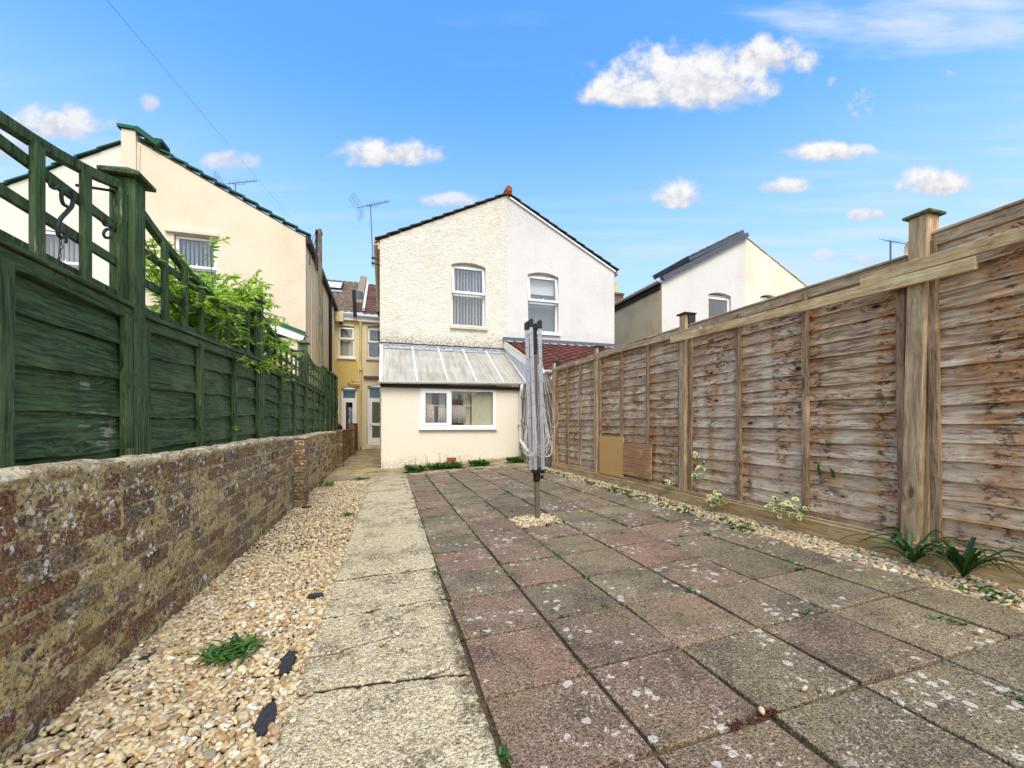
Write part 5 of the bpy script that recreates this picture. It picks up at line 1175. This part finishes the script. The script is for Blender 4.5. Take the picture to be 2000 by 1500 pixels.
b = MB(); b.tube([(-1.24, 9.6, -.9), (-1.27, 9.6, 1.9), (-1.29, 9.6, 4.10)], [.048,.045,.042], 8); b.build('shaft', M_poleg, pole)
b = MB(); b.box((-1.37, 9.57, 3.25), (-1.335, 9.63, 4.08)); b.box((-1.37, 9.57, 3.98), (-1.24, 9.63, 4.05)); b.build('fixing_plate', M_brown, pole)
b = MB(); b.tube(bez((-1.35, 9.6, 4.0), (-1.40, 9.6, 3.75), (-1.48, 9.7, 3.6), (-1.52, 9.8, 3.4)), .008, 5); b.tube(bez((-1.35, 9.6, 4.05), (-1.42, 9.6, 3.9), (-1.45, 9.65, 3.7)), .006, 5); b.build('cable', M_black, pole)
b = MB(); S_, E_ = Vector((-1.78, 10.15, 4.32)), Vector((-2.45, 4.93, 4.05)); pts = []
for i in range(25):
    t = i/24*2.6; p = S_+(E_-S_)*t; p.z -= .10*math.sin(min(t, 2.6)/2.6*math.pi); pts.append(p)
b.tube(pts, .0016, 5); tag(b.build('overhead_wire', M_darkm), 'thin overhead wire crossing the sky to the cream gable house', 'wire')

# ================================================================== ROTARY AIRER (folded)
AX, AY = 1.205, 3.234
air = thing('rotary_airer', 'folded rotary washing line with silver arms and slack white cords', 'rotary airer', (AX, AY, -.79))
tx = lambda z: AX-.020*(z+.79)          # leans a little
b = MB(); b.tube([(tx(-.80), AY, -.80), (tx(-.40), AY, -.40)], .021, 14); b.build('ground_pole', M_tube, air, smooth=False)
b = MB(); b.tube([(tx(-.42), AY, -.42), (tx(.76), AY, .76)], .0165, 12); b.build('centre_tube', M_tube, air)
b = MB(); b.tube([(tx(-.46), AY, -.465), (tx(-.44), AY, -.45), (tx(-.40), AY, -.40), (tx(-.39), AY, -.385)], [.024,.029,.029,.024], 14); b.box((AX-.045, AY-.040, -.395), (AX+.048, AY+.040, -.350)); b.box((AX+.02, AY-.035, -.44), (AX+.042, AY-.012, -.41)); b.build('hub', M_black, air, bevel=.004)
rt = Vector((CT, -ST, 0)); fw = Vector((ST, CT, 0)); arms = [(-.055,-.03),(-.020,-.045),(.042,-.035),(.012,.045)]
atops = [(-.060,-.03,.815),(-.026,-.045,.835),(.044,-.035,.825),(.012,.05,.82)]; tops = []
for (bx_, by_), (tx_, ty_, tz_) in zip(arms, atops):
    p = Vector((AX, AY, -.365))+rt*bx_+fw*by_; q = Vector((tx(.8), AY, tz_))+rt*tx_+fw*ty_; tops.append((p, q))
    b = MB(); b.beam(p, q-Vector((0,0,.03)), .031, .017, up=tuple(fw)); ar = b.build('arm', M_alu, air, bevel=.0035)
    b = MB(); b.beam(q-Vector((0,0,.045)), q+Vector((0,0,.012)), .040, .030, up=tuple(fw)); b.beam(q+Vector((0,0,.0))-rt*.012, q+Vector((0,0,.02))+rt*.014, .03, .022); b.build('arm_cap', M_black, ar, bevel=.005)
    b = MB()
    for k in range(9): c = p+(q-p)*(.28+.08*k)-fw*.010; b.box(tuple(c-Vector((.003,.003,.003))), tuple(c+Vector((.003,.003,.003))))
    b.build('line_clips', M_black, ar)
b = MB(); b.box((tx(.75)-.02, AY-.025, .58), (tx(.75)+.02, AY+.02, .77)); b.tube([(tx(.75)+.01, AY, .74), (tx(.75)+.015, AY, .80)], .014, 8); b.build('top_bracket', M_black, air, bevel=.006)
b = MB()
for k in range(6):
    for i, j, side in ((0,1,-1),(1,2,-1),(2,3,1),(3,0,1)):
        p0, q0 = tops[i]; p1, q1 = tops[j]; f_ = .30+.075*k; a = p0+(q0-p0)*f_; c = p1+(q1-p1)*(f_+random.uniform(-.01, .01)); out = (.012+.06*random.random()**1.5)*(1 if i != 1 else .5)*(1.2 if k > 5 else 1)
        drop = (.22+.095*k)*random.uniform(.85, 1.08); zb_ = max(-.34+.02*random.random(), min(a.z, c.z)-drop)
        dirv = rt*(-.4 if i in (0, 3) else 1)*out-fw*(.03 if i < 3 else -.03)
        m0 = a*.6+c*.4; lo_ = (a+c)/2+dirv; lo_.z = zb_; l1 = a.lerp(lo_, .75)-Vector((0,0,.02)); l2 = c.lerp(lo_, .75)-Vector((0,0,.02)); 
        wv = .03+.03*random.random(); l1 = Vector((lo_.x, lo_.y, 0))-rt*wv; l1.z = zb_+.07; l2 = Vector((lo_.x, lo_.y, 0))+rt*wv; l2.z = zb_+.07
        b.tube(smoothpts([a, a.lerp(l1, .55)+dirv*.15, l1, lo_-rt*wv*.5+Vector((0,0,-.0)), lo_+rt*wv*.5, l2, c.lerp(l2, .55)+dirv*.15, c], 4), .0013, 4, cap=False)
for ox, zb_ in ((-.13,-.02),(.14,-.10),(.17,-.02),(.12,-.25)):
    a = tops[0][1] if ox < 0 else tops[2][1]; a = a-Vector((0,0,.25)); e = (tops[0][0] if ox < 0 else tops[2][0])+Vector((0,0,.45))
    lo_ = Vector((AX, AY, zb_))+rt*ox-fw*.02; b.tube(smoothpts([a, a.lerp(lo_, .5)+rt*ox*.1, lo_+Vector((0,0,.12)), lo_+rt*(-ox*.12)+Vector((0,0,.01)), lo_-rt*ox*.35+Vector((0,0,.02)), lo_-rt*ox*.55+Vector((0,0,.14)), e], 5), .0013, 4, cap=False)
b.build('washing_line', M_cord, air)
b = MB(); b.box((1.19, 3.0, -.795), (1.20, 3.008, -.755)); tag(b.build('metal_peg', M_black), 'tiny dark peg standing in the joint before the airer socket', 'peg')

# ================================================================== PLANTS
class LB(MB):
    def __init__(s): super().__init__(); s.e = []
    def leaf(s, base, d, up, L, W, droop=.3, fold=.25, n=3, tip=.0, rnd_=None):
        """pointed leaf of n segments along d, bending down"""
        s.cr = random.random() if rnd_ is None else rnd_; base = Vector(base); d = Vector(d).normalized(); side = d.cross(Vector(up))
        if side.length < .01: side = d.cross(Vector((1,0,0)))
        side.normalize(); u = side.cross(d).normalized(); vs = [base]; 
        for i in range(1, n+1):
            t = i/(n+1); w = W*math.sin(math.pi*(t**.8))*.5; c = base+d*L*t-Vector((0,0,1))*droop*L*t*t; f = u*fold*w
            vs += [c-side*w+f, c, c+side*w+f]
        vs.append(base+d*L*(1-.1*droop)-Vector((0,0,1))*droop*L); fs = [(0,1,2),(0,2,3)]
        for i in range(n-1): k = 1+i*3; fs += [(k,k+3,k+4,k+1),(k+1,k+4,k+5,k+2)]
        k = 1+(n-1)*3; fs += [(k,len(vs)-1,k+1),(k+1,len(vs)-1,k+2)]
        s.add(vs, fs)
def rv(s=1.): return Vector((random.uniform(-s,s), random.uniform(-s,s), random.uniform(-s,s)))
# climbing shrub coming over the green fence
sh = thing('climbing_shrub', 'bright green leafy climber growing over and through the dipped trellis', 'shrub', (-1.3, 4.0, -.85))
lf, stm = LB(), MB()
random.seed(21)
targets = []
for i in range(300):
    a = random.random(); 
    y = random.gauss(4.1, .75); y = max(2.7, min(5.5, y)); zt_ = .98+.38*math.exp(-((y-4.25)/.62)**2); z = random.uniform(.45 if y > 3.3 else .62, zt_); x = -1.22+random.uniform(-.22, .26)*(1 if y > 3.1 else .4)
    targets.append(Vector((x, y, z)))
targets += [Vector((-1.12, 2.35, .78)), Vector((-1.10, 2.45, .88)), Vector((-1.14, 2.6, .80)), Vector((-1.15, 2.75, .82)), Vector((-1.1, 2.9, .86)), Vector((-1.05, 3.0, .74)), Vector((-1.15, 3.7, 1.42)), Vector((-1.1, 4.35, 1.40)), Vector((-1.2, 4.9, 1.30)), Vector((-1.1, 5.3, 1.16)), Vector((-1.2, 3.05, 1.02)), Vector((-1.1, 2.7, .96)), Vector((-1.05, 6.2, .95))]
for t in targets:
    b0 = Vector((-1.36+random.uniform(-.05, .05), 4.1+.55*(t.y-4.1)+random.uniform(-.1, .1), max(.2, t.z-random.uniform(.25, .5)))); mid = (b0+t)/2+Vector((random.uniform(-.05,.08), random.uniform(-.1,.1), .12))
    if t.y < 3.1: b0 = Vector((-1.2, 3.3, .62)); mid = (b0+t)/2+rv(.05)
    ps = smoothpts([b0, mid, t], 8); stm.tube(ps, .0025, 4, cap=False)
    for i in range(2, len(ps)):
        for sgn in (-1, 1):
            if random.random() < .18: continue
            d = (ps[i]-ps[i-1]).normalized(); s_ = d.cross(Vector((0,0,1))).normalized()*sgn; dd = (d*.6+s_*.9+rv(.45)); sc = random.uniform(.6, 1.3)*(.6+.4*(1-i/len(ps)) if i > len(ps)-3 else 1)
            lf.leaf(ps[i], dd, Vector((.3,0,1))+rv(.3), .078*sc, .030*sc, droop=random.uniform(.0, .5), n=3, rnd_=min(1, max(0, random.gauss(.35+.5*i/len(ps)*random.random(), .2))))
    for q in range(5): lf.leaf(t, (d+rv(.6)), (0,0,1), .04, .015, droop=.1, rnd_=random.uniform(.6, 1))
stm.build('stems', M_stem, sh); lf.build('foliage', M_leaf, sh)
# the same climber's leaf pushing through the boards
lf = LB()
for k in range(7): lf.leaf((-1.03, 3.42+random.uniform(-.02, .05), -.03+random.uniform(-.01, .01)), (.5, random.uniform(-1, 1), random.uniform(-.1, .5)), (0,0,1), .07, .022)
tag(lf.build('shoot', M_leaf), 'small green shoot poking out between the green fence boards', 'plant')
# geraniums behind the far trellis
fl, lf = MB(), LB()
ger = thing('geranium', 'red flowered geranium seen through the far green trellis', 'plant', (-1.35, 6.2, -.85))
for k in range(9):
    c = Vector((-1.30+random.uniform(-.05,.05), 6.15+random.uniform(-.35,.45), .72+random.uniform(-.08,.14)))
    fl.tube([c-Vector((0,0,.35)), c], .003, 4)
    for q in range(14): p = c+rv(.035); fl.add([p, p+rv(.02), p+rv(.02), p+rv(.015)], [(0,1,2),(0,2,3)])
for k in range(60): c = Vector((-1.32+random.uniform(-.08,.08), 6.15+random.uniform(-.5,.5), random.uniform(.45,.72))); lf.leaf(c, rv(1), (0,0,1), .06, .05)
fl.build('flowers', M_flower, ger); lf.build('foliage', M_weed, ger)

def rosette(name, label, cat, x, y, n, L, W, m=M_weed, group=None, z=None, rise=(.15, .9), spread=.02, droop=.5, stalks=0, flat=False):
    lf = LB(); z = GZ(x)+.01 if z is None else z
    for i in range(n):
        a = random.random()*6.283; r = random.uniform(*rise); l = L*random.uniform(.6, 1.1)
        lf.leaf((x+random.uniform(-spread,spread), y+random.uniform(-spread,spread), z), (math.cos(a), math.sin(a), r), (0,0,1), l, W*random.uniform(.7,1.2), droop=droop*random.uniform(.6,1.2), n=4)
    if not stalks: return tag(lf.build(name, m), label, cat, group)
    t = thing(name, label, cat, (x, y, z), group); lf.build('leaves', m, t); b = MB()
    for i in range(stalks):
        xx = x+random.uniform(-spread, spread)*1.4; h = random.uniform(.14, .26); lean = random.uniform(-.05, .05); b.tube([(xx, y, z), (xx+lean*.4, y, z+h*.6), (xx+lean, y, z+h)], .0022, 4); b.add([(xx+lean-.008, y, z+h), (xx+lean, y, z+h+.014), (xx+lean+.008, y, z+h), (xx+lean, y-.008, z+h)], [(0,1,3),(1,2,3)])
    b.build('stalks', M_stem, t); return t
random.seed(5)
g_ = 'weed clumps at the foot of the extension wall'
for x, y, n, sp_, st_, lb in ((.52,7.50,190,.15,1,'leafy weed clump at the left end of the extension wall, nearest the concrete yard'),(1.13,7.62,260,.20,5,'broad weed clump with seed stalks below the extension window'),(1.68,7.58,240,.15,1,'tallest weed clump, right of the one below the window'),(2.40,7.62,150,.13,0,'low weed clump near the foot of the white drainpipe'),(.86,7.60,60,.10,3,'small sparse weed between the two leftmost clumps')):
    rosette('weed_clump', lb, 'weed', x, y, int(n*1.6), .19, .036, group=g_, z=GZ(x)+.03, rise=(.4, 2.2), spread=sp_, droop=.5, stalks=st_)
rosette('dandelion', 'dark green feathery weed growing in the near gravel strip', 'weed', -.555, 1.83, 120, .085, .011, z=GZ(-.55)+.02, rise=(.15, .8), spread=.075, droop=.4)
rosette('weed_clump', 'grassy tuft at the far end of the gravel against the low brick wall', 'weed', -.80, 6.6, 60, .16, .016, rise=(.6, 2.), spread=.09, droop=.4)
rosette('weed_clump', 'low green weed at the far edge of the gravel strip where the yard begins', 'weed', -.36, 7.10, 60, .08, .03, rise=(.1, .6), spread=.12, droop=.4)
rosette('weed_clump', 'small weed in the gravel beside the path edge, midway along', 'weed', -.33, 4.3, 26, .06, .018, spread=.04)
# strap leaved clumps on the right
for x, y, n, L, lb in ((2.60,1.46,17,.36,'strap leaved plant at the foot of the tall timber post, the left one'),(2.585,1.26,20,.38,'strap leaved plant right of the tall timber post, the larger one')):
    lf = LB(); z = GZ(x)+.01
    for i in range(n):
        a = random.uniform(0, 6.283); r = random.uniform(1.0, 2.8); d = Vector((math.cos(a)*.8-.15, math.sin(a), r)).normalized(); l = L*random.uniform(.55, 1.1); lf.cr = random.random(); side = d.cross(Vector((0,0,1))).normalized(); vs = []
        for q in range(9):
            t = q/8; c = Vector((x, y, z))+d*l*t-Vector((0,0,1))*l*.60*t*t*t+Vector((d.x, d.y, 0))*l*.35*t*t; c.x = min(c.x, 2.615-.01*q if c.z < -.6 else 2.66); w = .0085*(1-t**3)*(.6+.8*min(1, t*3)); vs += [c-side*w+Vector((0,0,.004)), c, c+side*w+Vector((0,0,.004))]
        lf.add(vs, [(q*3+k, q*3+3+k, q*3+4+k, q*3+1+k) for q in range(8) for k in (0, 1)])
    tag(lf.build('strap_plant', M_strap), lb, 'plant', 'strap leaved plants by the timber fence')
lf = LB()
for a_, l in ((.35,.16),(.6,.13),(.2,.10)): lf.leaf((2.69, 1.93+random.uniform(-.1,.12), -.335), (-.18, -.35+a_, .8), (0,1,0), l*.7, .028, droop=.1, n=4, rnd_=.4)
tag(lf.build('leaf_tips', M_strap), 'two dark leaf tips poking between the timber fence boards', 'plant')
# variegated periwinkle coming through the fence
def varieg(name, label, x, y, z, n, s, spread):
    V, Fc, ed, rr = [], [], [], []; rs = random.Random(int(y*100))
    for i in range(n):
        c = Vector((x-rs.uniform(0,.05), y+rs.uniform(-spread,spread), z+rs.uniform(-.6,.6)*spread)); d = Vector((-.5+rs.uniform(-.5,.3), rs.uniform(-1,1), rs.uniform(-.4,.8))).normalized(); side = d.cross(Vector((-.7,0,.7))).normalized(); L = s*rs.uniform(.7,1.2); W = L*.33; k = len(V); r = rs.random()
        V.append(c+d*L*.5); ed.append(0.); V.append(c+d*L*.5+side*0); ed.append(0.)
        for q in range(12): t = q*6.283/12; V.append(c+d*L*(.5-.5*math.cos(t))+side*W*math.sin(t)+Vector((0,0,.12*L*abs(math.sin(t))))); ed.append(1.)
        for q in range(12): Fc.append((k, k+2+q, k+2+(q+1) % 12))
        rr += [r]*14
    me_ = npmesh(name, np.array([tuple(v) for v in V]), np.array(Fc), M_varieg, None, False, {'edge': np.array(ed), 'rnd': np.array(rr)})
    return tag(me_, label, 'plant', 'variegated creeper tufts on the timber fence')
varieg('creeper_tuft', 'largest variegated creeper tuft on the gravel board below a batten', 2.625, 2.16, -.56, 40, .044, .13)
varieg('creeper_tuft', 'variegated creeper tuft on the gravel board left of the largest one', 2.625, 2.78, -.61, 34, .048, .09)
varieg('creeper_tuft', 'variegated creeper sprig halfway up between post and first batten, lower pair of leaves', 2.665, 2.98, -.36, 9, .055, .04)
varieg('creeper_tuft', 'variegated creeper sprig beside the fence post, above the others', 2.665, 3.07, -.28, 8, .045, .04)
varieg('creeper_tuft', 'yellowish variegated creeper leaf low on the panel near the post', 2.665, 3.02, -.45, 7, .05, .04)
varieg('creeper_tuft', 'small variegated creeper tuft left of the middle fence post near the ground', 2.66, 3.42, -.55, 12, .05, .05)
# weeds along the right gravel margin and tiny ones in the paving joints
random.seed(9); lf = LB()
def tuft(x, y, n, L, W, z=None):
    z = GZ(x)+.008 if z is None else z
    for i in range(n):
        a = random.random()*6.283; lf.leaf((x+random.uniform(-.012,.012), y+random.uniform(-.012,.012), z), (math.cos(a), math.sin(a), random.uniform(.2, 1.4)), (0,0,1), L*random.uniform(.5,1.1), W, droop=.35, n=2)
for k in range(170): tuft(2.37+random.uniform(-.03,.14), random.choice([random.uniform(2.2,4.2), random.uniform(3.6,7.0)]), 8, .05, .016)
for k in range(8): tuft(2.40+random.uniform(-.02,.1), random.uniform(1.0,1.2), 9, .05, .014)
for x, y, n, L in ((1.36,1.63,9,.035),(1.62,1.27,10,.035),(1.66,1.275,8,.03),(.30,2.0,7,.03),(.29,1.6,8,.028),(1.0,1.95,9,.04),(.93,1.64,7,.03),(.72,1.62,6,.03),(.65,2.15,7,.035),(2.0,1.05,9,.05),(2.04,1.0,10,.06),(2.09,1.72,8,.05),(2.02,1.62,9,.05),(1.68,.70,7,.05),(1.75,2.2,7,.04),(1.9,2.35,9,.05),(2.05,2.3,9,.06),(1.6,2.6,6,.04),(1.1,3.6,10,.05),(.98,4.0,9,.05),(.28,2.36,9,.045),(.29,2.7,9,.04),(.30,3.4,10,.05),(.31,4.3,10,.05),(1.03,3.04,8,.04),(1.30,3.05,10,.045),(1.36,3.1,10,.045),(1.02,3.38,9,.045),(1.22,3.03,10,.04),(.285,1.0,12,.06),(1.2,2.71,7,.035),(1.0,2.3,7,.035)): tuft(x, y, n, L, .010)
for k in range(330):
    c = random.choice(COLS[1:6]); y = random.uniform(2.2, 7.0); tuft(c+random.uniform(-.01,.01), y, 5, .022+.003*y, .009)
for k in range(230):
    x = random.uniform(.3, 2.35); y = random.choice([r for r in ROWS if r > 2.2]); tuft(x, y+random.uniform(-.008,.008), 5, .02+.003*y, .009)
for k in range(60): tuft(.275+.012*0+random.uniform(-.006,.03)+.01*0, random.uniform(2.3, 7.0), 6, .035, .012)
tag(lf.build('joint_weeds', M_weed), 'tiny green weeds growing in the paving joints and gravel edges', 'weeds', None, 'stuff')
b = MB()
for k in range(260):
    t = random.random(); x = .93+.10*t if k % 3 else .86+.05*t; y = .889+random.uniform(-.012,.010); p = Vector((x, y, GZ(x)+.010+random.uniform(0,.012))); b.add([p, p+rv(.008), p+rv(.008)], [(0,1,2)])
tag(b.build('red_moss', M_rmoss), 'patch of dark red moss in a near slab joint', 'moss', None, 'stuff')
# moss and soil crumbs along the broken path edge
b = MB(); random.seed(3)
for k in range(1500):
    y = random.uniform(.6, 5.5); x = .268+.0125*y+random.gauss(0, .012); s = random.uniform(.002, .007); p = Vector((x, y, GZ(x)+.004+random.uniform(0,.010))); b.rnd(); b.add([p+rv(s), p+rv(s), p+rv(s), p+rv(s)], [(0,1,2),(0,2,3),(1,3,2),(0,3,1)])
tag(b.build('joint_soil', M_soil), 'dark crumbs of soil and dead moss along the joint between path and slabs', 'soil', None, 'stuff')
# air brick low on the extension wall, by the weeds
b = MB(); b.box((1.22, 8.46, -.74), (1.40, 8.51, -.66)); b.build('air_brick', M_terr, H, bevel=.004)
